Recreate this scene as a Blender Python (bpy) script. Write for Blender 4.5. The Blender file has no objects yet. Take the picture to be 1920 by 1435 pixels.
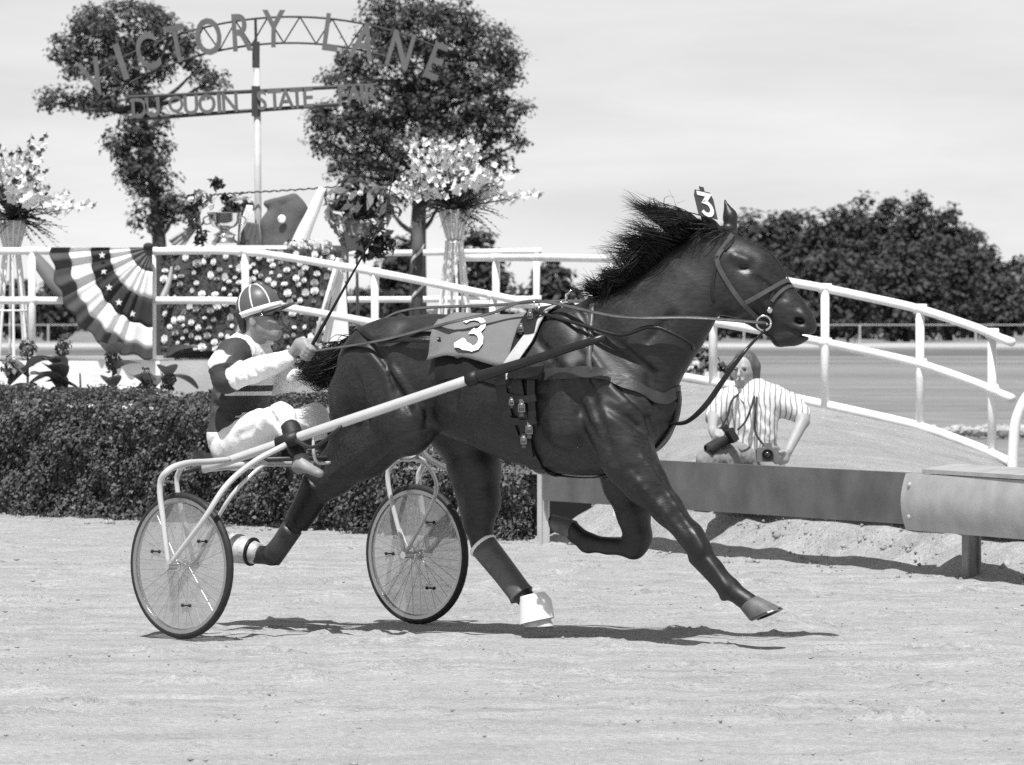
import bpy, math, random
import numpy as np
from mathutils import Vector, Matrix
from mathutils.bvhtree import BVHTree

# ------------------------------------------------------------------ camera, sky, sun, exposure
SC = bpy.context.scene
COL = SC.collection
FPX, HC, PX0, PY0 = 9750.0, 1.55, 960.0, 592.0      # focal length in photo pixels, eye height, optical axis in the photo
cd = bpy.data.cameras.new("camera"); cam = bpy.data.objects.new("camera", cd); COL.objects.link(cam)
cam.location = (0, 0, HC); cam.rotation_euler = (math.radians(90), 0, 0)
cd.sensor_width = 36.0; cd.lens = 36.0 * FPX / 1920.0
cd.shift_y = -(717.5 - PY0) / 1920.0
cd.clip_start = 0.5; cd.clip_end = 6000
cd.dof.use_dof = True; cd.dof.focus_distance = 25.2; cd.dof.aperture_fstop = 11.0
SC.camera = cam

SUN = Vector((0.10, 0.46, -1.0)).normalized()         # direction the light travels
wd = bpy.data.worlds.new("World"); SC.world = wd; wd.use_nodes = True
nt = wd.node_tree; nt.nodes.clear()
wo = nt.nodes.new("ShaderNodeOutputWorld"); bg = nt.nodes.new("ShaderNodeBackground")
sky = nt.nodes.new("ShaderNodeTexSky"); sky.sky_type = 'NISHITA'; sky.sun_disc = False
sky.sun_elevation = math.asin(-SUN.z); sky.sun_rotation = math.atan2(-SUN.x, -SUN.y)
sky.air_density = 1.0; sky.dust_density = 1.0; sky.ozone_density = 1.0
bw = nt.nodes.new("ShaderNodeRGBToBW")
# thin high haze: the longer the path through it towards the horizon, the whiter the sky (all the way round)
def wn(op, a, b_=None):
    n = nt.nodes.new("ShaderNodeMath"); n.operation = op
    for i, q in enumerate((a, b_)):
        if q is None: continue
        if isinstance(q, (int, float)): n.inputs[i].default_value = q
        else: nt.links.new(q, n.inputs[i])
    return n.outputs[0]
tc = nt.nodes.new("ShaderNodeTexCoord"); sp = nt.nodes.new("ShaderNodeSeparateXYZ"); nt.links.new(tc.outputs['Generated'], sp.inputs[0])
mp = nt.nodes.new("ShaderNodeMapping"); mp.inputs['Scale'].default_value = (10, 10, 55); nt.links.new(tc.outputs['Generated'], mp.inputs['Vector'])
n1 = nt.nodes.new("ShaderNodeTexNoise"); n1.inputs['Scale'].default_value = 1.0; n1.inputs['Detail'].default_value = 8; n1.inputs['Roughness'].default_value = 0.55; n1.inputs['Distortion'].default_value = .3
nt.links.new(mp.outputs[0], n1.inputs['Vector'])
cr = nt.nodes.new("ShaderNodeMapRange"); nt.links.new(n1.outputs['Fac'], cr.inputs['Value'])
cr.inputs['From Min'].default_value = .34; cr.inputs['From Max'].default_value = .66; cr.inputs['To Min'].default_value = .88; cr.inputs['To Max'].default_value = 1.07
el = wn('ADD', wn('MAXIMUM', sp.outputs['Z'], 0.0), 0.018)
T = wn('POWER', 2.71828, wn('MULTIPLY', wn('DIVIDE', 0.075, el), -1.0))
hz = wn('MULTIPLY', wn('SUBTRACT', 1.0, T), wn('MULTIPLY', cr.outputs[0], 7.9))
nt.links.new(sky.outputs[0], bw.inputs[0])
nt.links.new(wn('ADD', wn('MULTIPLY', bw.outputs[0], T), hz), bg.inputs['Color']); bg.inputs['Strength'].default_value = 0.10
nt.links.new(bg.outputs[0], wo.inputs['Surface'])
sl = bpy.data.lights.new("sun", 'SUN'); sl.energy = 4.9; sl.angle = math.radians(0.53); sl.color = (1, 1, 1)
so = bpy.data.objects.new("sun", sl); COL.objects.link(so)
so.rotation_euler = SUN.to_track_quat('-Z', 'Y').to_euler()
so.location = (-5, 0, 30)
SC.view_settings.view_transform = 'Standard'; SC.view_settings.look = 'None'
SC.view_settings.gamma = 1.0; SC.view_settings.exposure = 0.22; SC.view_settings.use_curve_mapping = False
SC.cycles.use_denoising = False; SC.cycles.max_bounces = 6; SC.cycles.transparent_max_bounces = 12

random.seed(7); RNG = np.random.default_rng(11)

# ------------------------------------------------------------------ helpers: photo pixel -> point at a stated depth
def W(px, py, Y):
    return Vector(((px - PX0) * Y / FPX, Y, HC - (py - PY0) * Y / FPX))
def on_ground(px, py, z=0.0):
    return W(px, py, FPX * (HC - z) / (py - PY0))

class Frame:                        # a yawed frame on the ground: x forward, y left, z up
    def __init__(s, X, Y, deg):
        a = math.radians(deg); s.o = Vector((X, Y, 0)); s.f = Vector((math.cos(a), -math.sin(a), 0)); s.l = Vector((math.sin(a), math.cos(a), 0))
    def w(s, p): return s.o + s.f * p[0] + s.l * p[1] + Vector((0, 0, p[2]))
    def loc(s, p):
        d = Vector(p) - s.o; return Vector((d.dot(s.f), d.dot(s.l), d.z))
    def p(s, px, py, ly):           # world point seen at a pixel, at lateral offset ly of the frame
        d = Vector(((px - PX0) / FPX, 1, -(py - PY0) / FPX)); c = Vector((0, 0, HC))
        t = (ly - (c - s.o).dot(s.l)) / d.dot(s.l); return c + d * t

def cat(pts, n):                    # Catmull-Rom resample
    P = [Vector(p) for p in pts]
    if len(P) == 2: return [P[0].lerp(P[1], i / (n - 1)) for i in range(n)]
    P = [P[0] * 2 - P[1]] + P + [P[-1] * 2 - P[-2]]; m = len(P) - 3; out = []
    for i in range(n):
        u = i / (n - 1) * m; k = min(int(u), m - 1); t = u - k; a, b, c, d = P[k:k + 4]
        out.append(0.5 * ((2 * b) + (c - a) * t + (2 * a - 5 * b + 4 * c - d) * t * t + (3 * b - a - 3 * c + d) * t ** 3))
    return out

# ------------------------------------------------------------------ materials (all grey: the photograph is black and white)
MATS = {}
def M(name, v, rough=0.7, var=0.0, scale=6.0, stretch=(1, 1, 1), bump=0.0, bscale=60.0, metal=0.0, spec=0.4, island=0.0, trans=0.0, coat=0.0, detail=5):
    if name in MATS: return MATS[name]
    m = bpy.data.materials.new(name); m.use_nodes = True; t = m.node_tree; b = t.nodes['Principled BSDF']; MATS[name] = m
    b.inputs['Roughness'].default_value = rough; b.inputs['Metallic'].default_value = metal; b.inputs['Specular IOR Level'].default_value = spec
    b.inputs['Coat Weight'].default_value = coat; b.inputs['Coat Roughness'].default_value = 0.25
    b.inputs['Base Color'].default_value = (v, v, v, 1)
    c = t.nodes.new("ShaderNodeTexCoord"); mpn = t.nodes.new("ShaderNodeMapping"); mpn.inputs['Scale'].default_value = stretch
    t.links.new(c.outputs['Object'], mpn.inputs[0]); last = None
    if var > 0:
        n = t.nodes.new("ShaderNodeTexNoise"); n.inputs['Scale'].default_value = scale; n.inputs['Detail'].default_value = detail
        t.links.new(mpn.outputs[0], n.inputs['Vector'])
        r = t.nodes.new("ShaderNodeMapRange"); r.inputs['From Min'].default_value = 0.3; r.inputs['From Max'].default_value = 0.7
        r.inputs['To Min'].default_value = v * (1 - var); r.inputs['To Max'].default_value = v * (1 + var)
        t.links.new(n.outputs['Fac'], r.inputs['Value']); last = r.outputs[0]
    if island > 0:
        g = t.nodes.new("ShaderNodeNewGeometry"); r = t.nodes.new("ShaderNodeMapRange")
        r.inputs['To Min'].default_value = 1 - island; r.inputs['To Max'].default_value = 1 + island
        t.links.new(g.outputs['Random Per Island'], r.inputs['Value'])
        q = t.nodes.new("ShaderNodeMath"); q.operation = 'MULTIPLY'; q.inputs[0].default_value = v
        if last: t.links.new(last, q.inputs[0])
        t.links.new(r.outputs[0], q.inputs[1]); last = q.outputs[0]
    if last: t.links.new(last, b.inputs['Base Color'])
    if bump > 0:
        n = t.nodes.new("ShaderNodeTexNoise"); n.inputs['Scale'].default_value = bscale; n.inputs['Detail'].default_value = 6
        t.links.new(mpn.outputs[0], n.inputs['Vector']); k = t.nodes.new("ShaderNodeBump"); k.inputs['Strength'].default_value = bump; k.inputs['Distance'].default_value = 0.02
        t.links.new(n.outputs['Fac'], k.inputs['Height']); t.links.new(k.outputs[0], b.inputs['Normal'])
    if trans > 0:
        o = t.nodes['Material Output']; tr = t.nodes.new("ShaderNodeBsdfTranslucent"); tr.inputs[0].default_value = (v * 1.4,) * 3 + (1,)
        mx = t.nodes.new("ShaderNodeMixShader"); mx.inputs[0].default_value = trans
        t.links.new(b.outputs[0], mx.inputs[1]); t.links.new(tr.outputs[0], mx.inputs[2]); t.links.new(mx.outputs[0], o.inputs['Surface'])
    return m

# ------------------------------------------------------------------ scene objects
def tag(o, label=None, cat=None, group=None, kind=None):
    if label: o['label'] = label
    if cat: o['category'] = cat
    if group: o['group'] = group
    if kind: o['kind'] = kind
    return o
def thing(name, loc, label, cat, group=None):
    o = bpy.data.objects.new(name, None); COL.objects.link(o); o.location = loc; o.empty_display_size = 0.1
    return tag(o, label, cat, group)
def root_of(o):
    while o.parent: o = o.parent
    return o
def link(name, me, parent=None, loc=None):
    o = bpy.data.objects.new(name, me); COL.objects.link(o)
    if parent is not None: o.parent = parent
    if loc is not None: o.location = loc
    return o

class MB:                           # collects shapes in world coordinates, becomes ONE mesh object
    def __init__(s): s.v = []; s.f = []; s.m = []; s.mi = 0
    def add(s, vs, fs):
        b = len(s.v); s.v += [tuple(v) for v in vs]; s.f += [tuple(i + b for i in f) for f in fs]; s.m += [s.mi] * len(fs); return s
    def box(s, c, h, R=None):       # centre, half sizes, rotation
        c = Vector(c); vs = []
        for x in (-1, 1):
            for y in (-1, 1):
                for z in (-1, 1):
                    d = Vector((x * h[0], y * h[1], z * h[2])); vs.append(c + (R @ d if R is not None else d))
        return s.add(vs, [(0, 1, 3, 2), (4, 6, 7, 5), (0, 4, 5, 1), (2, 3, 7, 6), (0, 2, 6, 4), (1, 5, 7, 3)])
    def loft(s, rings, caps=True, closed=True):
        n = len(rings[0]); vs = [v for r in rings for v in r]; fs = []
        for i in range(len(rings) - 1):
            for j in range(n if closed else n - 1):
                k = (j + 1) % n; fs.append((i * n + j, i * n + k, (i + 1) * n + k, (i + 1) * n + j))
        if caps and closed: fs += [tuple(reversed(range(n))), tuple((len(rings) - 1) * n + j for j in range(n))]
        return s.add(vs, fs)
    def tube(s, pts, r, n=8, m=None, caps=True, flat=None):
        if m: pts = cat(pts, m)
        pts = [Vector(p) for p in pts]; k = len(pts); r = r if hasattr(r, '__len__') else [r] * k
        if len(r) != k: r = list(np.interp(np.linspace(0, 1, k), np.linspace(0, 1, len(r)), r))
        t0 = (pts[1] - pts[0]).normalized(); u = t0.orthogonal().normalized(); rings = []
        for i in range(k):
            t = (pts[min(i + 1, k - 1)] - pts[max(i - 1, 0)]).normalized()
            u = (u - t * u.dot(t)); u = u.normalized() if u.length > 1e-6 else t.orthogonal().normalized(); w = t.cross(u)
            rings.append([pts[i] + (u * math.cos(a) + w * math.sin(a)) * r[i] for a in [2 * math.pi * j / n for j in range(n)]])
        return s.loft(rings, caps)
    def lathe(s, c, prof, n=20, R=None):     # prof: (radius, z)
        c = Vector(c); rings = []
        for r, z in prof:
            rr = []
            for j in range(n):
                d = Vector((r * math.cos(2 * math.pi * j / n), r * math.sin(2 * math.pi * j / n), z)); rr.append(c + (R @ d if R is not None else d))
            rings.append(rr)
        return s.loft(rings)
    def ell(s, c, r, n=10, m=7, R=None):
        prof = [(math.sin(math.pi * (i + .02) / (m + .04)), -math.cos(math.pi * (i + .02) / (m + .04))) for i in range(m + 1)]; c = Vector(c); rings = []
        for q, z in prof:
            rr = []
            for j in range(n):
                d = Vector((r[0] * q * math.cos(2 * math.pi * j / n), r[1] * q * math.sin(2 * math.pi * j / n), r[2] * z)); rr.append(c + (R @ d if R is not None else d))
            rings.append(rr)
        return s.loft(rings)
    def ribbon(s, pts, nrm, w, th):          # flat strap along pts
        k = len(pts); rings = []
        w = w if hasattr(w, '__len__') else [w] * k
        for i in range(k):
            t = (pts[min(i + 1, k - 1)] - pts[max(i - 1, 0)]).normalized(); n = nrm[i]; n = (n - t * n.dot(t)).normalized(); a = t.cross(n)
            p = pts[i]; rings.append([p + a * w[i] / 2 - n * th / 2, p + a * w[i] / 2 + n * th / 2, p - a * w[i] / 2 + n * th / 2, p - a * w[i] / 2 - n * th / 2])
        return s.loft(rings)
    def build(s, name, mat, parent=None, smooth=False, org=None):
        if org is None: org = root_of(parent).location if parent is not None else Vector((0, 0, 0))
        org = Vector(org); me = bpy.data.meshes.new(name)
        me.from_pydata([(v[0] - org.x, v[1] - org.y, v[2] - org.z) for v in s.v], [], s.f)
        for m in (mat if isinstance(mat, (list, tuple)) else [mat]): me.materials.append(m)
        if any(s.m): me.polygons.foreach_set('material_index', s.m)
        if smooth: me.polygons.foreach_set('use_smooth', [True] * len(me.polygons))
        me.update(); o = link(name, me, parent)
        if parent is None: o.location = org
        if smooth == 'auto': me.set_sharp_from_angle(angle=math.radians(40))
        return o

def npmesh(name, V, Fq, mat, parent=None, org=(0, 0, 0), smooth=False, mi=None):   # V (n,3) world, Fq (m,4)
    me = bpy.data.meshes.new(name); V = np.asarray(V, float) - np.array(org); Fq = np.asarray(Fq, np.int32)
    me.vertices.add(len(V)); me.vertices.foreach_set('co', V.astype(np.float32).ravel())
    me.loops.add(Fq.size); me.loops.foreach_set('vertex_index', Fq.ravel())
    me.polygons.add(len(Fq)); me.polygons.foreach_set('loop_start', np.arange(0, Fq.size, Fq.shape[1], dtype=np.int32))
    for m in (mat if isinstance(mat, (list, tuple)) else [mat]): me.materials.append(m)
    if mi is not None: me.polygons.foreach_set('material_index', np.asarray(mi, np.int32))
    if smooth: me.polygons.foreach_set('use_smooth', np.ones(len(Fq), bool))
    me.update(calc_edges=True); me.validate()
    o = link(name, me, parent)
    if parent is None: o.location = org
    return o

# ------------------------------------------------------------------ smooth solid bodies: signed distance field -> one continuous surface
def _v(p): return np.array((p[0], p[1], p[2]), float)
class Field:
    def __init__(s, lo, hi, h):
        s.lo = np.array(lo, float); s.h = h; s.n = np.ceil((np.array(hi) - s.lo) / h).astype(int) + 1
        s.f = np.full(s.n, 0.5, np.float32); s.ax = [s.lo[i] + h * np.arange(s.n[i]) for i in range(3)]
    def put(s, fun, lo, hi, k, sub=False):
        a = np.clip(np.floor((np.array(lo) - s.lo) / s.h).astype(int), 0, s.n); b = np.clip(np.ceil((np.array(hi) - s.lo) / s.h).astype(int) + 1, 0, s.n)
        if (b <= a).any(): return
        sl = tuple(slice(a[i], b[i]) for i in range(3))
        X, Y, Z = np.meshgrid(*[s.ax[i][sl[i]] for i in range(3)], indexing='ij')
        d = fun(X, Y, Z); f = s.f[sl]
        if sub:
            d = -d; q = np.maximum(k - np.abs(f - d), 0) / k; s.f[sl] = np.maximum(f, d) + q * q * k / 4
        else:
            q = np.maximum(k - np.abs(f - d), 0) / k; s.f[sl] = np.minimum(f, d) - q * q * k / 4
    def cone(s, a, b, ra, rb, k=0.03, lat=None, flat=1.0, sub=False):
        a = _v(a); b = _v(b); L_ = None if lat is None else _v(lat) / np.linalg.norm(_v(lat))
        ab = b - a
        if L_ is not None: ab = ab + L_ * (ab @ L_) * (1 / flat - 1)
        dd = ab @ ab + 1e-12
        def fun(X, Y, Z):
            x, y, z = X - a[0], Y - a[1], Z - a[2]
            if L_ is not None:
                q = (x * L_[0] + y * L_[1] + z * L_[2]) * (1 / flat - 1); x = x + q * L_[0]; y = y + q * L_[1]; z = z + q * L_[2]
            t = np.clip((x * ab[0] + y * ab[1] + z * ab[2]) / dd, 0, 1)
            d = np.sqrt((x - t * ab[0]) ** 2 + (y - t * ab[1]) ** 2 + (z - t * ab[2]) ** 2) - (ra + (rb - ra) * t)
            return d * (min(flat, 1.0) if L_ is not None else 1)
        r = max(ra, rb) * max(1, flat) + k + 3 * s.h
        s.put(fun, np.minimum(a, b) - r, np.maximum(a, b) + r, k, sub)
    def chain(s, pts, rad, k=0.03, lat=None, flat=1.0):
        for i in range(len(pts) - 1): s.cone(pts[i], pts[i + 1], rad[i], rad[i + 1], k, lat, flat)
    def ell(s, c, r, k=0.03, R=None, sub=False):
        c = _v(c); r = np.array(r, float); Rm = np.eye(3) if R is None else np.array(R)
        def fun(X, Y, Z):
            x, y, z = X - c[0], Y - c[1], Z - c[2]
            p = [(x * Rm[0][i] + y * Rm[1][i] + z * Rm[2][i]) / r[i] for i in range(3)]
            q = np.sqrt(p[0] ** 2 + p[1] ** 2 + p[2] ** 2); g = np.sqrt((p[0] / r[0]) ** 2 + (p[1] / r[1]) ** 2 + (p[2] / r[2]) ** 2) + 1e-9
            return q * (q - 1) / g
        m = r.max() + k + 3 * s.h; s.put(fun, c - m, c + m, k, sub)
    def mesh(s, smooth=1):
        f = s.f; nx, ny, nz = f.shape; ins = f < 0
        acc = np.zeros((nx - 1, ny - 1, nz - 1, 3), np.float32); cnt = np.zeros((nx - 1, ny - 1, nz - 1), np.float32)
        for axis in range(3):
            o1, o2 = [i for i in range(3) if i != axis]
            sa = [slice(None)] * 3; sb = [slice(None)] * 3; sa[axis] = slice(0, -1); sb[axis] = slice(1, None)
            fa, fb = f[tuple(sa)], f[tuple(sb)]; cr_ = (fa < 0) != (fb < 0); t = np.where(cr_, fa / np.where(cr_, fa - fb, 1), 0)
            for i in (0, 1):
                for j in (0, 1):
                    q = [slice(None)] * 3; q[o1] = slice(i, i + f.shape[o1] - 1); q[o2] = slice(j, j + f.shape[o2] - 1)
                    c = cr_[tuple(q)]; tt = t[tuple(q)]
                    cnt += c; acc[..., axis] += tt * c; acc[..., o1] += i * c; acc[..., o2] += j * c
        act = cnt > 0; idx = np.full(act.shape, -1, np.int64); ids = np.argwhere(act); idx[act] = np.arange(len(ids))
        V = (ids + acc[act] / cnt[act][:, None]) * s.h + s.lo; Q = []
        for axis in range(3):
            o1, o2 = (axis + 1) % 3, (axis + 2) % 3
            sa = [slice(1, -1)] * 3; sb = [slice(1, -1)] * 3; sa[axis] = slice(0, -1); sb[axis] = slice(1, None)
            A, B = ins[tuple(sa)], ins[tuple(sb)]
            for flip, mk in ((False, A & ~B), (True, ~A & B)):
                e = np.argwhere(mk)
                if not len(e): continue
                base = e.copy(); base[:, o1] += 1; base[:, o2] += 1; quad = []
                for d1, d2 in ((-1, -1), (0, -1), (0, 0), (-1, 0)):
                    c = base.copy(); c[:, o1] += d1; c[:, o2] += d2; quad.append(idx[c[:, 0], c[:, 1], c[:, 2]])
                q = np.stack(quad, 1); Q.append(q[:, ::-1] if flip else q)
        Q = np.concatenate(Q)
        for _ in range(smooth):
            S = np.zeros_like(V); C = np.zeros(len(V))
            for i in range(4):
                a, b = Q[:, i], Q[:, (i + 1) % 4]; np.add.at(S, a, V[b]); np.add.at(C, a, 1); np.add.at(S, b, V[a]); np.add.at(C, b, 1)
            V = 0.5 * V + 0.5 * S / C[:, None]
        return V, Q

def leaves(C, N, size, rng, aspect=0.55, fold=0.25):      # leaf-shaped folded quads; C centres (n,3), N preferred normals
    n = len(C); N = N + rng.normal(0, 0.55, (n, 3)); N /= np.linalg.norm(N, axis=1)[:, None] + 1e-9
    T = rng.normal(0, 1, (n, 3)); T -= N * (T * N).sum(1)[:, None]; T /= np.linalg.norm(T, axis=1)[:, None] + 1e-9; B = np.cross(N, T)
    s = (size * rng.uniform(0.6, 1.35, n))[:, None]
    V = np.stack([C - T * s * .5, C + B * s * aspect * .5 + N * s * fold * .5, C + T * s * .5, C - B * s * aspect * .5 + N * s * fold * .5], 1).reshape(-1, 3)
    return V, np.arange(4 * n).reshape(-1, 4)
# ------------------------------------------------------------------ the setting: track, infield, ramp
EDGE = [(-9.0, 46.0), (-3.99, 40.5), (.21, 35.3), (2.64, 30.9), (5.2, 26.6)]       # where the track ends: line of hedge and guard rail (X, Y)
EX = np.array([e[0] for e in EDGE]); EY = np.array([e[1] for e in EDGE])
def edge_y(x): return np.interp(x, EX, EY)
def vnoise(x, y, seed=0):                                            # smooth value noise
    xi = np.floor(x).astype(int); yi = np.floor(y).astype(int); fx = x - xi; fy = y - yi; fx = fx * fx * (3 - 2 * fx); fy = fy * fy * (3 - 2 * fy)
    def h(i, j):
        n = (i * 374761393 + j * 668265263 + seed * 1442695041) & 0x7fffffff; n = ((n ^ (n >> 13)) * 1274126177) & 0x7fffffff; return ((n ^ (n >> 16)) & 0xffff) / 65535.0
    return (h(xi, yi) * (1 - fx) + h(xi + 1, yi) * fx) * (1 - fy) + (h(xi, yi + 1) * (1 - fx) + h(xi + 1, yi + 1) * fx) * fy
def dirt_mat(name, v, rx, st=(.5, 3.2, 1)):
    m = M(name, v, .95, .0, spec=.1); t = m.node_tree; b = t.nodes['Principled BSDF']
    c = t.nodes.new("ShaderNodeTexCoord"); mpn = t.nodes.new("ShaderNodeMapping"); mpn.inputs['Rotation'].default_value = (0, 0, rx); mpn.inputs['Scale'].default_value = st; t.links.new(c.outputs['Object'], mpn.inputs[0])
    def noise(sc, det, vec, ro=.6):
        n = t.nodes.new("ShaderNodeTexNoise"); n.inputs['Scale'].default_value = sc; n.inputs['Detail'].default_value = det; n.inputs['Roughness'].default_value = ro; t.links.new(vec, n.inputs['Vector']); return n.outputs['Fac']
    def rng(x, a, b_, lo, hi):
        r = t.nodes.new("ShaderNodeMapRange"); r.inputs['From Min'].default_value = a; r.inputs['From Max'].default_value = b_; r.inputs['To Min'].default_value = lo; r.inputs['To Max'].default_value = hi; t.links.new(x, r.inputs['Value']); return r.outputs[0]
    def mulm(x, y):
        q = t.nodes.new("ShaderNodeMath"); q.operation = 'MULTIPLY'
        for i, w in enumerate((x, y)):
            if isinstance(w, (int, float)): q.inputs[i].default_value = w
            else: t.links.new(w, q.inputs[i])
        return q.outputs[0]
    ob = c.outputs['Object']
    streak = rng(noise(1.1, 6, mpn.outputs[0]), .32, .68, .84, 1.10); fine = rng(noise(34, 5, ob, .8), .30, .70, .68, 1.28); mid = rng(noise(3.2, 5, ob), .3, .7, .9, 1.1)
    clod = rng(noise(5.5, 4, ob), .60, .74, 1.0, .72)
    t.links.new(mulm(mulm(mulm(mulm(streak, fine), mid), clod), v), b.inputs['Base Color'])
    bp = t.nodes.new("ShaderNodeBump"); bp.inputs['Strength'].default_value = .75; bp.inputs['Distance'].default_value = .03
    s_ = t.nodes.new("ShaderNodeMath"); t.links.new(noise(22, 5, ob, .7), s_.inputs[0]); t.links.new(noise(60, 3, ob, .7), s_.inputs[1]); t.links.new(s_.outputs[0], bp.inputs['Height']); t.links.new(bp.outputs[0], b.inputs['Normal'])
    return m
mDirt = dirt_mat("track_dirt", .41, math.radians(48))
mRamp = dirt_mat("ramp_gravel", .37, 0.0, (1.2, 1.2, 1))
def bank(x): return np.interp(x, [-1, .3, 1.0, 2.2, 3.2], [.13, .15, .31, .31, .22])   # height of the soft bank behind the rail
# racing surface: a fine grid, rising into a soft bank along its edge
nx, ny = 540, 735; gx = np.linspace(-10, 6, nx); gy = np.concatenate([np.linspace(14, 20, 60)[:-1], np.linspace(20, 47, ny - 59)])
X, Y = np.meshgrid(gx, gy, indexing='ij')
sd_ = (Y - edge_y(X)) * .62                                           # distance behind the edge
t = np.clip((sd_ - .02) / .80, 0, 1); Zb = t * t * (3 - 2 * t) * bank(X) * (1 + .3 * (vnoise(X * 3.1, Y * 1.1, 3) - .5)) + np.clip(sd_ - .3, 0, 1.5) * .02
al = X * .74 - Y * .67; ac = X * .67 + Y * .74
Z = .008 * (vnoise(al * .8, ac * 4, 1) - .5) + .016 * (vnoise(X * 5.3, Y * 4.6, 2) - .5) + .012 * (vnoise(X * 11, Y * 7, 8) - .5) - .022 * np.clip(vnoise(X * 3.7, Y * 2.9, 12) - .72, 0, 1) * 3 + Zb + .035 * (vnoise(X * 6, Y * 3, 5) - .5) * np.clip(sd_ + .15, 0, .3) / .3
rq = np.random.default_rng(17)                                        # hoof prints and wheel ruts pressed into the dirt
for i in range(420):
    a_ = rq.uniform(-6, 5); y_ = rq.uniform(20, 36); x_ = rq.uniform(-4.5, 4.2)
    if y_ > edge_y(x_) - .3: continue
    i0, i1 = np.searchsorted(gx, [x_ - .16, x_ + .16]); j0, j1 = np.searchsorted(gy, [y_ - .18, y_ + .18])
    if i1 - i0 < 2 or j1 - j0 < 2: continue
    sl_ = (slice(i0, i1), slice(j0, j1)); r_ = np.hypot(X[sl_] - x_, Y[sl_] - y_) / rq.uniform(.8, 1.3); Z[sl_] += -rq.uniform(.018, .042) * np.exp(-(r_ / .058) ** 4) + .016 * np.exp(-((r_ - .085) / .025) ** 2)
for s_ in (-1, 1, -2.6, 2.1):
    dl = (X - (-1.03)) * .682 + (Y - 25.5) * .731 - s_ * .81; Z -= .006 * np.exp(-(dl / .03) ** 2) * (al < -17.6)
mask = np.clip((edge_y(X) + 2.6 - Y), 0, 1)
idx = np.arange(len(gx) * len(gy)).reshape(len(gx), len(gy))
q = np.stack([idx[:-1, :-1], idx[1:, :-1], idx[1:, 1:], idx[:-1, 1:]], -1).reshape(-1, 4)
keep = (Y - edge_y(X) < 2.4)[:-1, :-1].reshape(-1)
tr = npmesh("track", np.stack([X, Y, Z], -1).reshape(-1, 3), q[keep], mDirt, None, (0, 25, 0), True); tag(tr, "pale harrowed dirt racing surface", kind="structure")
g = MB(); g.add([(-40, 2, -.03), (40, 2, -.03), (40, 30, -.03), (-40, 30, -.03)], [(0, 1, 2, 3)]); o = g.build("track_apron", mDirt); tag(o, kind="structure")
# infield
mGrass = M("mown_grass", .115, .95, spec=.1)
t = mGrass.node_tree; b = t.nodes['Principled BSDF']; c = t.nodes.new("ShaderNodeTexCoord")
def gn(scale, sx, sy, lo, hi, a=.3, b_=.7):
    mpn = t.nodes.new("ShaderNodeMapping"); mpn.inputs['Scale'].default_value = (sx, sy, 1); t.links.new(c.outputs['Object'], mpn.inputs[0])
    n = t.nodes.new("ShaderNodeTexNoise"); n.inputs['Scale'].default_value = scale; n.inputs['Detail'].default_value = 5; n.inputs['Roughness'].default_value = .65; t.links.new(mpn.outputs[0], n.inputs['Vector'])
    r = t.nodes.new("ShaderNodeMapRange"); r.inputs['From Min'].default_value = a; r.inputs['From Max'].default_value = b_; r.inputs['To Min'].default_value = lo; r.inputs['To Max'].default_value = hi; t.links.new(n.outputs['Fac'], r.inputs['Value']); return r.outputs[0]
m1 = t.nodes.new("ShaderNodeMath"); m1.operation = 'MULTIPLY'; t.links.new(gn(1.0, .05, .45, .86, 1.15), m1.inputs[0]); t.links.new(gn(1.0, .7, 3.0, .65, 1.35), m1.inputs[1])
m2 = t.nodes.new("ShaderNodeMath"); m2.operation = 'MULTIPLY'; t.links.new(m1.outputs[0], m2.inputs[0]); t.links.new(gn(1.0, .004, .03, .75, 1.25), m2.inputs[1])
m3 = t.nodes.new("ShaderNodeMath"); m3.operation = 'MULTIPLY'; t.links.new(m2.outputs[0], m3.inputs[0]); m3.inputs[1].default_value = .21; t.links.new(m3.outputs[0], b.inputs['Base Color'])
g = MB(); g.add([(-1500, 28, -.06), (1500, 28, -.06), (1500, 5200, -.06), (-1500, 5200, -.06)], [(0, 1, 2, 3)]); o = g.build("infield_ground", mGrass); tag(o, kind="structure")
mFar = M("far_track_dirt", .42, .95, .1, .05)
g = MB(); g.add([(-900, 262, -.05), (900, 262, -.05), (900, 300, -.05), (-900, 300, -.05)], [(0, 1, 2, 3)]); tag(g.build("far_track", mFar), kind="structure")
g = MB(); g.add([(-900, 176, -.05), (900, 176, -.05), (900, 184, -.05), (-900, 184, -.05)], [(0, 1, 2, 3)]); tag(g.build("infield_path", M("path_grass", .21, .95, .2, .2)), kind="structure")
g = MB(); g.add([(-900, 208, -.05), (900, 208, -.05), (900, 245, -.05), (-900, 245, -.05)], [(0, 1, 2, 3)]); tag(g.build("dark_verge", M("verge_grass", .12, .95, .3, .1)), kind="structure")
# raised platform and the ramp that runs down from it; far edge and near edge given by (photo column, depth, height)
far_e = [(-300, 56, 1.12), (460, 56, 1.12), (640, 55.5, 1.12), (870, 54, 1.10), (1005, 52, 1.08), (1150, 49.5, 1.04), (1335, 47, .92), (1547, 45.5, .74), (1725, 45.2, .56), (1860, 44.5, .35), (1905, 44.0, .23), (2060, 43.0, .14)]
near_e = [(-300, 50, 1.12), (285, 50, 1.12), (460, 49.6, 1.12), (700, 48.4, .91), (925, 47, .68), (1080, 45.8, .52), (1200, 40, .30)]
def curve3(e, n):
    a = np.array(e, float); x = np.linspace(a[0, 0], a[-1, 0], n); return x, np.interp(x, a[:, 0], a[:, 1]), np.interp(x, a[:, 0], a[:, 2])
cols = sorted(set([int(v) for v in np.linspace(-300, 2060, 60)] + [e[0] for e in far_e] + [e[0] for e in near_e]))
fa_ = np.array(far_e, float); na_ = np.array(near_e, float)
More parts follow.
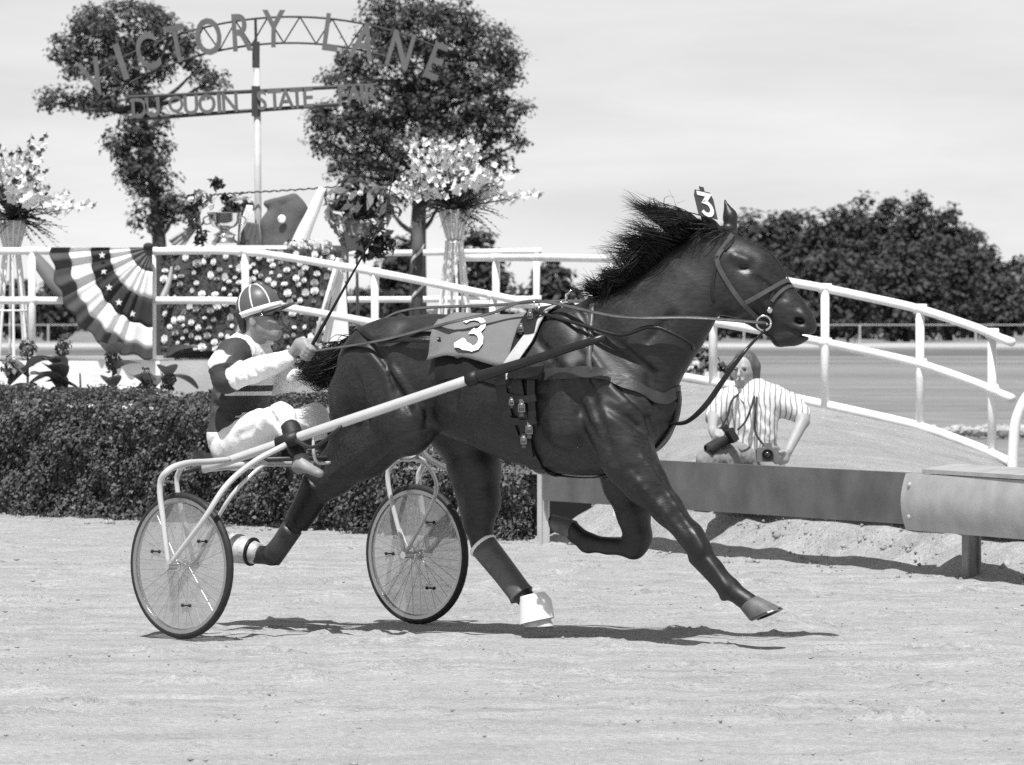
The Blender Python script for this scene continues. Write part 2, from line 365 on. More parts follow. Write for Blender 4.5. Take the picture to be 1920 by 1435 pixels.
def zfar(px): return np.interp(px, fa_[:, 0], fa_[:, 2])
rows = []; NV = 12
for px in cols:
    yf, zf = np.interp(px, fa_[:, 0], fa_[:, 1]), zfar(px)
    if px <= 1200: yn, zn = np.interp(px, na_[:, 0], na_[:, 1]), np.interp(px, na_[:, 0], na_[:, 2])
    else:
        yn = 40.0
        for _ in range(6): yn = float(edge_y((px - PX0) * yn / FPX)) + .9
        k_ = min(1, (px - 1200) / 90.0); yn = 40 + (yn - 40) * k_; zn = .30 + (float(bank((px - PX0) * yn / FPX)) - .02 - .30) * k_
    A = W(px, 0, yf); B = W(px, 0, yn); r_ = []
    for j in range(NV + 1):
        u = j / NV; e = u if px <= 1080 else u ** .85; p = A.lerp(B, u); p.z = zf + (zn - zf) * e; r_.append(p)
    r_.append(Vector((B.x, B.y, -.3))); rows.append(r_)
mConc = M("whitewashed_concrete", .85, .9, .16, 3, bump=.2, bscale=30, spec=.15)
rp = MB(); n_ = NV + 2
for i in range(len(rows) - 1):
    for j in range(NV): rp.add([rows[i][j], rows[i + 1][j], rows[i + 1][j + 1], rows[i][j + 1]], [(3, 2, 1, 0)])
o = rp.build("ramp", mRamp); tag(o, "gravel ramp sloping down from the platform to the track", kind="structure")
mConcG = M("grey_concrete", .42, .9, .18, 3, bump=.2, bscale=30, spec=.15)
wl = MB()
for i in range(len(rows) - 1):
    if cols[i] > 1190: break
    wl.mi = 0 if cols[i] < 290 else 1
    a, b_ = rows[i][NV], rows[i + 1][NV]; dn = Vector((0, -.05, 0)); th = Vector((0, .25, 0))
    ring0 = [a + dn + Vector((0, 0, -.004)), a + th + Vector((0, 0, -.02)), Vector((a.x, a.y + .25, -.3)), Vector((a.x, a.y - .05, -.3))]; ring1 = [b_ + dn + Vector((0, 0, -.004)), b_ + th + Vector((0, 0, -.02)), Vector((b_.x, b_.y + .25, -.3)), Vector((b_.x, b_.y - .05, -.3))]
    wl.loft([ring0, ring1], caps=False)
o = wl.build("retaining_wall", [mConc, mConcG], None, False, W(285, 700, 50)); tag(o, "low pale concrete wall holding the raised platform behind the hedge", "wall")

# ------------------------------------------------------------------ white tube railings
mPaint = M("white_paint", .80, .5, .12, 4, spec=.35, bump=.08, bscale=25)
def rail(name, label, pts, hts, rails, posts, r=.030, bottom=None):
    """pts: (column, depth, foot height) along the railing; rails: heights above the foot; posts: columns that carry a post"""
    a = np.array(pts, float); f = lambda px: (np.interp(px, a[:, 0], a[:, 1]), np.interp(px, a[:, 0], a[:, 2]))
    y0, z0 = f(posts[0]); t = thing(name, Vector((W(posts[0], 0, y0).x, y0, z0)), label, "railing")
    xs = np.linspace(a[0, 0], a[-1, 0], 50)
    for h, nm in rails:
        P = []
        for px in xs:
            y, z = f(px); p = W(px, 0, y); p.z = z + h; P.append(p)
        k = np.array([1, 2, 3, 2, 1]) / 9.0; Zs = np.convolve(np.pad([p.z for p in P], 2, 'edge'), k, 'valid')
        for p, z in zip(P, Zs): p.z = z
        MB().tube(P, r if h > .1 else r * 1.1, 10).build(nm, mPaint, t, True)
    for px in posts:
        y, z = f(px); p = W(px, 0, y)
        for h, nm in rails[:2]: MB().tube([Vector((p.x - r * 1.5, p.y, z + h)), Vector((p.x + r * 1.5, p.y, z + h))], r * 1.13, 10).build('weld_collar', mPaint, t, True)
        MB().tube([Vector((p.x, p.y, z - .05)), Vector((p.x, p.y, z + rails[0][0]))], r * 1.02, 10).build("post", mPaint, t, True)
    return t
RB = [(1.05, "top_rail"), (.575, "middle_rail")]
rail("railing", "white tube railing along the front edge of the platform, bunting hung on it", [(x, y, z) for x, y, z in near_e if x < 1100 and x != 1080] + [(1085, 45.8, .52)], 1.05, RB, [-190, 60, 286, 460, 703, 925, 1085], .036)
rail("railing", "white tube railing across the back of the platform behind the flower stand", [(600, 55.5, 1.12), (1006, 53.5, 1.12)], 1.05, [(1.09, "top_rail"), (.60, "middle_rail")], [640, 782, 1006], .034)
t = rail("railing", "white arched tube railing running down the ramp to the guard rail", [(870, 54, 1.10)] + [e for e in far_e if 1000 < e[0] < 1880] + [(1897, 44.0, .25)], 1.05, [(1.05, "top_rail"), (.575, "middle_rail"), (.03, "bottom_rail")], [930, 1150, 1337, 1547, 1725, 1860], .038)
# its curved end post at the foot of the ramp
yb = 43.6
MB().tube([W(2010, 700, yb), W(1960, 715, yb), W(1925, 745, yb), W(1905, 790, yb), W(1900, 840, yb), W(1898, 892, yb)], .045, 12, 20).build("end_post", mPaint, t, True)

# ------------------------------------------------------------------ steel guard rail along the track edge
gA, gB, gC = on_ground(1018, 1020), on_ground(1795, 1083), on_ground(2010, 1106)
gr = thing("guard_rail", gB, "grey flat-faced guard rail with a bolted overlapping end section along the track edge", "guard rail")
mGal = M("dark_grey_steel", .105, .5, .28, 4, bump=.06, bscale=60, spec=.4, metal=.0); mGal2 = M("light_grey_steel", .36, .45, .15, 7, bump=.06, bscale=60, spec=.5)  # left beam a darker grey than the overlapping end section
def beam(a, b, z0, z1, th, mat, name, bulge=0.0, n=9):
    d = (b - a).normalized(); nrm = Vector((d.y, -d.x, 0));  nrm = nrm if nrm.y < 0 else -nrm
    prof = []
    for k in range(n):
        u = k / (n - 1); prof.append((bulge * math.sin(math.pi * u), z0 + (z1 - z0) * u))
    rings = [[p + nrm * o + Vector((0, 0, z)) for o, z in prof] + [p + nrm * (o - th) + Vector((0, 0, z)) for o, z in reversed(prof)] for p in (a, a.lerp(b, .5), b)]
    return MB().loft(rings).build(name, mat, gr, 'auto'), nrm, d
def gz(px, py, p): return HC - (py - PY0) * p.y / FPX
left_top, left_bot = .605, .295
end1 = gA.lerp(gB, .93)
o, nrm, dr = beam(gA, end1, left_bot, left_top, .05, mGal, "beam")
st_ = gA.lerp(gB, .905) + nrm * .05
o2, _, _ = beam(st_, gC + nrm * .05, left_bot - .03, left_top + .0, .09, mGal2, "end_beam", .035)
mb = MB(); a_, b_ = gA.lerp(gB, .945) + nrm * .08, gC + nrm * .08
mb.loft([[p + nrm * x + Vector((0, 0, z)) for x, z in ((-.012, left_top + .006), (-.012, left_top + .03), (-.24, left_top + .06), (-.24, left_top + .036))] for p in (a_, b_)]); mb.build("top_cap", mGal2, gr)
for u, z in ((.922, left_top - .07), (.922, left_bot + .05), (.985, left_top - .06)):
    p = gA.lerp(gB, u) + nrm * .075 + Vector((0, 0, z)); MB().ell(p, (.020, .020, .020), 10, 7).build("bolt", mGal2, o2, True)
def gpost(p, z1, w, mat, zb=-.25):
    Rg = Matrix((dr, -nrm, Vector((0, 0, 1)))).transposed(); mb = MB()      # I-shaped steel post
    mb.box(p + Vector((0, 0, (z1 + zb) / 2)), (.006, w, (z1 - zb) / 2), Rg)
    for s in (-1, 1): mb.box(p - nrm * s * w + Vector((0, 0, (z1 + zb) / 2)), (w * .75, .006, (z1 - zb) / 2), Rg)
    return mb.build("post", mat, gr)
gpost(gB - nrm * .10, left_bot - .02, .042, M("post_steel", .24, .6, .2, 9)); gpost(gA - nrm * .02 - dr * .03, left_top + .02, .03, M("pale_post", .5, .7, .1, 8))
# white marker posts in the bank behind the rail
for (x, y0, y1, lb) in ((1156, 945, 992, "short white marker post under the guard rail by the hedge end"), (1905, 985, 1042, "short white marker post under the overlapping end of the guard rail")):
    p = on_ground(x, y1, .10); h = (y1 - y0) * p.y / FPX; mb = MB(); mb.box(p + Vector((0, 0, h / 2 - .03)), (.022, .022, h / 2 + .04)); mb.loft([[p + Vector((sx * q, sy * q, h + z)) for sx, sy in ((-1, -1), (1, -1), (1, 1), (-1, 1))] for q, z in ((.022, .01), (.010, .022))])
    tag(mb.build("marker_post", mPaint, None, False, p), lb, "marker post")
# loose clods and stones on the bank: nobody could count them
rk = np.random.default_rng(9); n = 2600
xs = rk.uniform(-6.5, 4.2, n); sdd = rk.normal(.28, .30, n) / .62; ys = edge_y(xs) + sdd
s_ = np.clip((sdd * .62 - .02) / .8, 0, 1); zs = s_ * s_ * (3 - 2 * s_) * bank(xs) + np.clip(sdd * .62 - .3, 0, 1.5) * .02
sz = rk.gamma(1.5, .0045, n) + .004; dirs = np.array([(1, 0, 0), (-1, 0, 0), (0, 1, 0), (0, -1, 0), (0, 0, 1), (0, 0, -1)], float)
Vc = (np.stack([xs, ys, zs], 1)[:, None, :] + dirs[None] * (sz[:, None, None] * rk.uniform(.5, 1.3, (n, 6, 1)))).reshape(-1, 3)
tri = np.array([(0, 2, 4), (2, 1, 4), (1, 3, 4), (3, 0, 4), (2, 0, 5), (1, 2, 5), (3, 1, 5), (0, 3, 5)]); Fc = (np.arange(n)[:, None, None] * 6 + tri[None]).reshape(-1, 3)
o = npmesh("dirt_clods", Vc, Fc, M("clod_dirt", .31, .95, island=.25, spec=.1), None, (0, 33, 0)); tag(o, "loose dirt clods along the edge of the track", "dirt", kind="stuff")
n = 5200; xs = rk.uniform(-5, 4.5, n); ys = rk.uniform(17.5, 40, n); ok = ys < edge_y(xs); xs, ys = xs[ok], ys[ok]; n = len(xs); sz = rk.gamma(1.2, .0020, n) + .0015
Vc = (np.stack([xs, ys, np.zeros(n) + .002], 1)[:, None, :] + dirs[None] * np.array([1.3, 1.3, .7]) * (sz[:, None, None] * rk.uniform(.5, 1.3, (n, 6, 1)))).reshape(-1, 3); Fc = (np.arange(n)[:, None, None] * 6 + tri[None]).reshape(-1, 3)
o = npmesh("track_grit", Vc, Fc, M("grit_dirt", .30, .95, island=.3, spec=.1), None, (0, 25, 0)); tag(o, "scattered grit and crumbs on the dirt track", "dirt", kind="stuff")
# ------------------------------------------------------------------ hedges
rh = np.random.default_rng(21)
mHedge = M("hedge_leaf", .105, .6, island=.65, spec=.35, trans=.2)
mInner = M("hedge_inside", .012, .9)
def hedge(px0, px1, h, dep, label, n, off=.25):
    x0 = (px0 - PX0) / FPX; x1 = (px1 - PX0) / FPX
    def at(px):
        y = 38.0
        for _ in range(8): y = float(edge_y((px - PX0) * y / FPX)) + off
        return Vector(((px - PX0) * y / FPX, y, 0))
    A, B = at(px0), at(px1); d = (B - A).normalized(); nr = Vector((-d.y, d.x, 0)); nr = nr if nr.y > 0 else -nr; Ln = (B - A).length
    t = thing("hedge", A.lerp(B, .5), label, "hedge"); nn = max(8, int(Ln / .12))
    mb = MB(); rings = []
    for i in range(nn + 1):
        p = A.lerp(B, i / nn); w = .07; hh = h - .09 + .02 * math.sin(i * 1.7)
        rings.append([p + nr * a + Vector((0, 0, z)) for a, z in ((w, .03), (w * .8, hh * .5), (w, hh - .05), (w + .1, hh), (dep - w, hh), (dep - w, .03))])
    mb.loft(rings); mb.build("dark_core", mInner, t)  # solid dark core inside the leaf shell
    u = rh.uniform(0, 1, n); face = rh.uniform(0, 1, n); fr = h / (h + dep * .9)
    z = np.where(face < fr, rh.uniform(.0, h, n), h); o_ = np.where(face < fr, 0.0, rh.uniform(0, dep, n))
    P = np.array(A)[None] + u[:, None] * np.array(B - A)[None]
    lump = vnoise(u * Ln * 4, z * 5 + o_ * 5, 4) * .17 + vnoise(u * Ln * 12, z * 14 + o_ * 12, 6) * .05 - .07; jit = rh.normal(0, .02, n)
    o2 = o_ - np.where(face < fr, lump + jit, 0); z2 = z + np.where(face < fr, 0, lump * .7 + jit)
    rnd = np.clip((z - (h - .10)) / .10, 0, 1) * np.where(face < fr, 1, 0); o2 = o2 + rnd ** 2 * .06
    P = P + np.array(nr)[None] * o2[:, None] + np.array([0, 0, 1.0])[None] * z2[:, None]; P[:, 2] = np.maximum(P[:, 2], .02)
    N = np.where((face < fr)[:, None], -np.array(nr)[None] + np.array([0, 0, .6]), np.array([0, 0, 1.0])[None])
    V, Q = leaves(P, N, .036, rh, .62)
    o = npmesh("foliage", V, Q, mHedge, t, t.location); o['kind'] = "stuff"
    return t
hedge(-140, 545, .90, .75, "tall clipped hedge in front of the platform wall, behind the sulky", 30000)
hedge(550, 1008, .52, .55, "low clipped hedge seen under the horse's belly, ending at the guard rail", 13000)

# ------------------------------------------------------------------ trees
mLeafT = M("tree_leaf", .085, .6, island=.55, spec=.3, trans=.3); mLeafF = M("far_leaf", .060, .7, island=.45, spec=.2, trans=.15)
mBark = M("tree_bark", .06, .9, .3, 6, bump=.5, bscale=12)
def tree(label, Y, trunk, blobs, ncl, nlf, lsize, csize, mat=mLeafT, seed=1, limbs=True, group=None):
    r = np.random.default_rng(seed); base = W(trunk[0][0], 0, Y); base.z = 0; s = Y / FPX
    t = thing("tree", base, label, "tree", group)
    P = [base + Vector((0, 0, -.1))] + [W(x, y, Y) for x, y, _ in trunk[1:]]; rad = [q[2] * s for q in trunk]
    tk = MB().tube(P, rad, 10, 12).build("trunk", mBark, t, True)
    if limbs:
        for (bx, by, rx, ry) in blobs:
            c = W(bx, by, Y); best = min(P[1:], key=lambda q: (q - c).length + abs(q.z - c.z) * .3 + (2 if q.z > c.z + .3 else 0)); m = best.lerp(c, .5) + Vector((0, r.normal(0, .2), -.15))
            MB().tube([best, m, c], [rad[-1] * 1.2, rad[-1] * .8, rad[-1] * .3], 6, 7, caps=False).build("limb", mBark, tk, True)
    area = np.array([b[2] * b[3] for b in blobs], float); cnt = np.maximum(3, (ncl * area / area.sum()).astype(int)); C, N = [], []
    for (bx, by, rx, ry), k in zip(blobs, cnt):
        c0 = np.array(W(bx, by, Y)); R3 = np.array([rx, .8 * (rx + ry) / 2 + .2 * rx, ry]) * s
        d = r.normal(0, 1, (k, 3)); d /= np.linalg.norm(d, axis=1)[:, None]; rad_ = r.uniform(.45, 1.02, (k, 1)) ** .6; cl = c0 + d * R3 * rad_
        for q, dd in zip(cl, d):
            m_ = int(nlf * r.uniform(.5, 1.5)); g_ = r.normal(0, 1, (m_, 3)); g_ /= np.linalg.norm(g_, axis=1)[:, None]; g_ *= r.uniform(0, 1, (m_, 1)) ** .5
            C.append(q + g_ * csize * np.array([1.15, 1.15, .75]) * r.uniform(.6, 1.3)); N.append(g_ + np.array([0, 0, .8]) + dd * .5)
    V, Q = leaves(np.concatenate(C), np.concatenate(N), lsize, r, .6)
    o = npmesh("crown", V, Q, mat, t, t.location); o['kind'] = "stuff"; return t
tree("slim leafy tree rising behind the left half of the victory sign", 110, [(300, 730, 17), (300, 600, 15), (298, 440, 13), (285, 330, 10), (265, 200, 8), (250, 90, 5)],
     [(240, 50, 85, 48), (175, 45, 42, 38), (310, 72, 55, 45), (130, 95, 45, 26), (170, 110, 75, 36), (250, 125, 80, 36), (335, 100, 36, 28), (125, 180, 46, 20), (88, 190, 20, 12), (395, 150, 34, 22), (370, 130, 20, 18), (235, 180, 75, 34), (180, 195, 40, 22),
      (270, 232, 55, 30), (232, 262, 42, 18), (265, 290, 58, 30), (280, 335, 52, 28), (262, 320, 40, 20), (290, 378, 48, 24), (275, 412, 36, 18), (330, 395, 25, 22)], 560, 30, .105, .26, seed=4)
tree("broad bushy tree rising behind the right half of the victory sign", 112, [(784, 727, 20), (784, 600, 17), (784, 440, 15), (790, 330, 12), (800, 210, 9), (800, 90, 5)],
     [(760, 25, 60, 45), (705, 25, 28, 26), (860, 35, 46, 38), (800, 60, 100, 50), (910, 85, 60, 42), (955, 110, 28, 20), (700, 85, 42, 30), (770, 125, 110, 50), (880, 145, 90, 42), (960, 135, 18, 14), (660, 120, 40, 26), (650, 150, 45, 22),
      (850, 195, 115, 42), (730, 190, 100, 42), (630, 215, 48, 26), (600, 230, 28, 15), (950, 205, 48, 24), (905, 238, 80, 34), (985, 262, 36, 9), (690, 245, 80, 34), (790, 262, 100, 42), (620, 268, 38, 20), (655, 295, 42, 22), (632, 318, 14, 24), (720, 300, 60, 28), (830, 318, 80, 36), (900, 300, 58, 30), (760, 350, 60, 30), (690, 340, 40, 22), (830, 362, 70, 28), (720, 375, 45, 20), (900, 330, 50, 26)],
     1150, 30, .105, .27, seed=8)
ft = [(1330, 425, 40), (1378, 408, 34), (1412, 402, 34), (1450, 408, 30), (1484, 398, 30), (1530, 392, 38), (1578, 380, 34), (1622, 376, 30), (1668, 366, 40), (1722, 368, 46), (1780, 384, 44), (1822, 418, 44), (1850, 470, 40), (1878, 530, 30), (1700, 470, 60), (1560, 480, 60), (1450, 490, 50)]
for i, (x, y, w) in enumerate(ft):
    Y = 330 + (i * 37) % 46 - (25 if i > 13 else 0); bt = 592 + FPX * HC / Y - 4; hgt = bt - y; bl = [(x + (i * 7) % 11 - 5, y + hgt * .10, w * .36, hgt * .13), (x - w * .45, y + hgt * (.16 + .03 * (i % 3)), w * .3, hgt * .12), (x + w * .1, y + hgt * .26, w * .75, hgt * .15), (x - w * .25, y + hgt * .45, w * 1.0, hgt * .24), (x + w * .3, y + hgt * .5, w * .95, hgt * .26), (x, y + hgt * .75, w * 1.1, hgt * .26)]
    tree("dark full-crowned tree in the wood at the far edge of the infield", Y, [(x, bt, 7), (x, y + hgt * .7, 6), (x, y + hgt * .3, 4)], bl, 190, 26, .40, .8, mLeafF, 40 + i, False, "trees of the far wood")
for i, (x, y, w, Y, lb) in enumerate(((905, 430, 48, 260, "dark round tree beyond the flower stand at the platform's back railing"), (748, 452, 30, 300, "small round tree seen over the back railing beside the dark post"), (1040, 492, 48, 320, "low round tree by the horse's mane, past the back railing"),
                                   (1912, 478, 26, 420, "pale distant tree past the wood's end"), (108, 520, 26, 330, "small dark bush tree behind the bunting"), (40, 528, 28, 350, "low bush tree behind the standing flower basket by the bunting"), (690, 545, 40, 340, "low bush tree behind the white easel board"), (1225, 520, 60, 420, "low tree hidden mostly behind the horse's neck"), (560, 560, 30, 400, "far low bush tree behind the flower blanket"))):
    bt = 592 + FPX * HC / Y - 3; hgt = bt - y; bl = [(x, y + hgt * .2, w * .7, hgt * .2), (x - w * .2, y + hgt * .5, w, hgt * .3), (x + w * .25, y + hgt * .6, w * .9, hgt * .3), (x, y + hgt * .8, w * .9, hgt * .22)]
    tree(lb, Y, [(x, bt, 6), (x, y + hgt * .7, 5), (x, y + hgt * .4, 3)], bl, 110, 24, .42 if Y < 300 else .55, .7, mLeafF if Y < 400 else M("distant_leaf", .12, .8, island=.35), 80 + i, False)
# distant line of woods: one mass
n = 9000; xs = rh.uniform(-60, 90, n); hh_ = 1.2 + 2.6 * vnoise(xs * .12, xs * 0, 5) + 1.2 * vnoise(xs * .5, xs * 0, 7)
P = np.stack([xs, rh.uniform(520, 540, n), rh.uniform(0, 1, n) * hh_], 1); V, Q = leaves(P, np.tile([0, -.5, .8], (n, 1)), .9, rh, .8)
o = npmesh("distant_wood", V, Q, M("distant_wood_leaf", .07, .8, island=.4), None, (0, 530, 0)); tag(o, "low distant line of woods along the horizon", "wood", kind="stuff")
# far rail of the track, thin posts and one rail
fr_ = thing("far_fence", Vector((0, 305, 0)), "thin pale fence along the far side of the infield track", "fence")
MB().tube([Vector((-60, 305, 1.0)), Vector((60, 305, 1.0))], .03, 6).build("rail", M("far_paint", .45), fr_)
pm = None
for i in range(-16, 17):
    if pm is None: o = MB().box(Vector((0, 305, .5)), (.05, .05, .55)).build("post", M("far_paint", .45), fr_); pm = o.data
    else: o = link("post", pm, fr_)
    o.location = (i * 3.4, 0, 0)

# ------------------------------------------------------------------ victory lane sign
YS = 52.0; S_ = YS / FPX
mSign = M("sign_steel", .125, .55, .15, 6); mSignD = M("sign_dark", .045, .6, .15, 6)
sg = thing("victory_sign", Vector((W(482, 0, YS).x, YS, 1.10)), "arched open steel sign reading VICTORY LANE over DU QUOIN STATE FAIR on a white pole", "sign")
def letter(ch, px, py, hpx, rot, mat, wscale=1.0, name="letter", ext=.03, off=.018):
    cu = bpy.data.curves.new("letter", 'FONT'); cu.body = ch; cu.size = 1; cu.align_x = 'CENTER'; cu.align_y = 'CENTER'; cu.extrude = ext; cu.offset = off; cu.resolution_u = 4
    tmp = bpy.data.objects.new("tmp", cu); COL.objects.link(tmp); dg = bpy.context.evaluated_depsgraph_get(); me = bpy.data.meshes.new_from_object(tmp.evaluated_get(dg)); bpy.data.objects.remove(tmp)
    co = np.array([v.co for v in me.vertices]); mn, mx = co.min(0), co.max(0); me.materials.clear(); me.materials.append(mat)
    H = hpx * S_; k = H / (mx[1] - mn[1]); co = (co - (mn + mx) / 2) * np.array([k * wscale, k, 1]); ca, sa = math.cos(rot), math.sin(rot)
    p = W(px, py, YS - .06) - sg.location; x = co[:, 0] * ca - co[:, 1] * sa; z = co[:, 0] * sa + co[:, 1] * ca
    me.vertices.foreach_set('co', np.stack([x + p.x, co[:, 2] * .6 + p.y, z + p.z], 1).astype(np.float32).ravel()); me.update()
    return link(name, me, sg)
RC = (505, 722); RR = 664
for ch, x, y in (("V", 176, 146), ("I", 227, 116), ("C", 276, 97), ("T", 331, 82), ("O", 391, 69), ("R", 454, 61), ("Y", 513, 54), ("L", 622, 61), ("A", 682, 77), ("N", 751, 94), ("E", 818, 115)):
    letter(ch, x, y, 70, -math.atan2(x - RC[0], RC[1] - y) * .75, mSign, .66 if ch != 'I' else .9, off=.014)
def arc(r, x): 
    c = (505 + 12, 722); return W(x, c[1] - math.sqrt(max(0, r * r - (x - c[0]) ** 2)) - (x - 505) * .045, YS)
for r in (689, 640):
    MB().tube([arc(r, x) for x in np.linspace(165, 838, 40)], .011, 6).build("truss_chord", mSignD, sg, True)
zx = np.linspace(170, 834, 23)
for i in range(22): MB().tube([arc(689 if i % 2 else 640, zx[i]), arc(640 if i % 2 else 689, zx[i + 1])], .008, 5).build("truss_web", mSignD, sg)
def low(x, top): return W(x, (178 if top else 217) - (x - 345) * (.050 if top else .072), YS)
for tp_ in (1, 0): MB().tube([low(242, tp_), low(708, tp_)], .020, 6).build("name_rail", mSignD, sg)
for s_, xs_ in (("DU", (261, 286)), ("QUOIN", (330, 358, 388, 411, 431)), ("STATE", (491, 515, 536, 557, 578)), ("FAIR", (643, 664, 679, 697))):
    for ch, x in zip(s_, xs_): letter(ch, x, (low(x, 1) * .5 + low(x, 0) * .5).z and 592 - ((low(x, 1).z + low(x, 0).z) / 2 - HC) / S_, 37, .055, mSign, .85 if ch != "I" else 1.0, off=.02)
pl = W(482, 0, YS); MB().tube([Vector((pl.x + .02, YS, 1.05)), Vector((pl.x, YS, HC - (130 - 592) * S_))], .036, 12).build("pole", M("pole_paint", .5, .5, .15, 4), sg, True)
MB().box(W(480, 103, YS), (.036, .036, .13)).build("pole_sleeve", mSignD, sg); MB().box(W(480, 190, YS), (.042, .05, .15)).build("clamp", mSignD, sg)
MB().tube([W(480, 90, YS), W(479, 34, YS)], .014, 8).build("king_post", mSignD, sg)

# ------------------------------------------------------------------ bunting fan on the railing
bn = thing("bunting", W(286, 465, 49.9), "pleated quarter-fan flag bunting with dark and white bands and stars on the railing", "bunting")
mB = [M("bunting_dark", .035, .85, .15, 10), M("bunting_white", .80, .85, .05, 10), M("bunting_grey", .14, .85, .12, 10), M("bunting_red", .065, .85, .15, 10)]
bands = [(0, .22, .22, "band", 2), (.22, .42, .46, "band", 1), (.42, .60, .72, "band", 0), (.60, .81, .90, "band", 1), (.81, 1.0, 1.0, "band", 3)]
def bpt(r, a, off=0):
    fold = .018 * math.sin(a * 26 + 2 * math.sin(a * 5)) * (.35 + r) + .012 * math.sin(a * 47) * r; sag = 1 + .02 * math.sin(a * 26) * r
    return W(286 - 190 * r * sag * math.cos(a), 464 + 208 * r * sag * math.sin(a), 49.86 + fold + off)
p0, p1 = 0.0, 0.0
for r0t, r1t, r1b, nm, mi in bands:
    mb = MB(); na, nr_ = 90, 5; vs = []
    for i in range(na + 1):
        a = math.pi / 2 * i / na; u = i / na; ra = p0 + (p1 - p0) * u; rb = r1t + (r1b - r1t) * u
        for j in range(nr_ + 1): vs.append(bpt(ra + (rb - ra) * j / nr_, a))
    k = nr_ + 1; mb.add(vs, [(i * k + j, (i + 1) * k + j, (i + 1) * k + j + 1, i * k + j + 1) for i in range(na) for j in range(nr_)])
    o = mb.build(nm, mB[mi], bn, True); sdm = o.modifiers.new("thickness", 'SOLIDIFY'); sdm.thickness = .002; p0, p1 = r1t, r1b
for a in (.14, .42, .70, .98, 1.25):
    u = a / (math.pi / 2); r = ((.42 + .24 * u * .9) + (.60 + .12 * u)) / 2 - .02; c = bpt(r, a, -.02); R_ = .036; mb = MB(); vs = [c] + [c + Vector((math.sin(q * math.pi / 5) * (R_ if q % 2 == 0 else R_ * .42), 0, math.cos(q * math.pi / 5) * (R_ if q % 2 == 0 else R_ * .42))) for q in range(10)]
    mb.add(vs, [(0, 1 + q, 1 + (q + 1) % 10) for q in range(10)]); mb.build("star", mB[1], bn)
MB().ell(W(278, 462, 49.85), (.05, .04, .035), 10, 7).build("rosette", mB[0], bn, True)
mb = MB(); mb.ribbon(cat([W(62, 478, 50.6), W(110, 540, 50.5), W(165, 610, 50.5), W(215, 655, 50.4)], 24), [Vector((.1, -1, .1)).normalized()] * 24, [.10 + .05 * math.sin(i * .3) for i in range(24)], .004)
o = mb.build("streamer", M("grey_ribbon", .16, .8, .15, 8), None, True, W(62, 478, 50.6)); tag(o, "grey cloth streamer hanging slantwise behind the bunting fan", "streamer")

# ------------------------------------------------------------------ flowers
rf = np.random.default_rng(33)
mPet = M("white_petal", .80, .7, .08, 12, trans=.2); mPetG = M("grey_petal", .32, .7, .1, 12); mFern = M("fern_leaf", .05, .6, island=.5, trans=.2); mFernL = M("pale_leaf", .20, .6, island=.4, trans=.2); mStem = M("green_stem", .09, .7)
def rose_mesh(mat):
    mb = MB()
    for ring_, (r, z, k, tilt) in enumerate(((1.0, .0, 7, .35), (.72, .25, 6, .8), (.42, .42, 5, 1.2))):
        for i in range(k):
            a = 2 * math.pi * (i + ring_ * .4) / k; d = Vector((math.cos(a), math.sin(a), 0)); s = Vector((-math.sin(a), math.cos(a), 0)); h = math.sin(tilt) * .5
            mb.add([d * .15 + Vector((0, 0, z)), d * r * .7 + s * r * .45 + Vector((0, 0, z + h * .5)), d * r * math.cos(tilt * .5) + Vector((0, 0, z + h)), d * r * .7 - s * r * .45 + Vector((0, 0, z + h * .5))], [(0, 1, 2, 3)])
    mb.ell((0, 0, .35), (.3, .3, .3), 7, 4); me = bpy.data.meshes.new("rose"); me.from_pydata([Vector(v) for v in mb.v], [], mb.f); me.materials.append(mat); me.polygons.foreach_set('use_smooth', [True] * len(me.polygons)); me.update(); return me
ROSE = [rose_mesh(mPet), rose_mesh(mPetG)]
def glad_mesh(n, mat, L_):
    mb = MB(); mb.mi = 0; mb.tube([(0, 0, 0), (.01, 0, L_ * .5), (.03, 0, L_)], [.006, .005, .002], 5, 8); 
    for i in range(n):
        t = .38 + .6 * i / n; z = L_ * t; a = i * 2.2; sz = .072 * (1.15 - t * .70) * (.8 + .45 * ((i * 37) % 10) / 10); c = Vector((.02 * t, 0, z)); d = Vector((math.cos(a), math.sin(a), .5)).normalized(); u = d.orthogonal().normalized(); w = d.cross(u); mb.mi = 1 if t < .86 else 0
        for k in range(5):
            b0 = 2 * math.pi * k / 5; q = u * math.cos(b0) + w * math.sin(b0); q2 = u * math.cos(b0 + .7) + w * math.sin(b0 + .7); q1 = u * math.cos(b0 - .7) + w * math.sin(b0 - .7)
            mb.add([c, c + d * sz * .6 + q1 * sz * .62, c + d * sz * .75 + q * sz * .86, c + d * sz * .6 + q2 * sz * .62], [(0, 1, 2, 3)])
    me = bpy.data.meshes.new("flower_spike"); me.from_pydata([Vector(v) for v in mb.v], [], mb.f); me.materials.append(mStem); me.materials.append(mat); me.polygons.foreach_set('material_index', mb.m); me.update(); return me
GLAD = [glad_mesh(9, mPet, .62), glad_mesh(11, mPet, .72), glad_mesh(8, mPetG, .60)]
def fern(mb, p, d, L_, w, n=11, droop=.25):                          # one fern or palm frond: midrib with blades
    d = Vector(d).normalized(); s = d.cross(Vector((0, 0, 1))); s = s.normalized() if s.length > .05 else Vector((1, 0, 0))
    for i in range(n):
        t = (i + .5) / n; c = p + d * L_ * t + Vector((0, 0, -droop * L_ * t * t)); l = w * math.sin(math.pi * (.12 + .85 * t))
        for k in (-1, 1):
            e = c + s * k * l + d * l * .7 + Vector((0, 0, -l * .35)); o_ = d * L_ / n * .42; mb.add([c - o_, e, c + o_], [(0, 1, 2)])
    mb.tube([p + d * L_ * t + Vector((0, 0, -droop * L_ * t * t)) for t in (0, .35, .7, 1)], [.005, .004, .003, .001], 4)
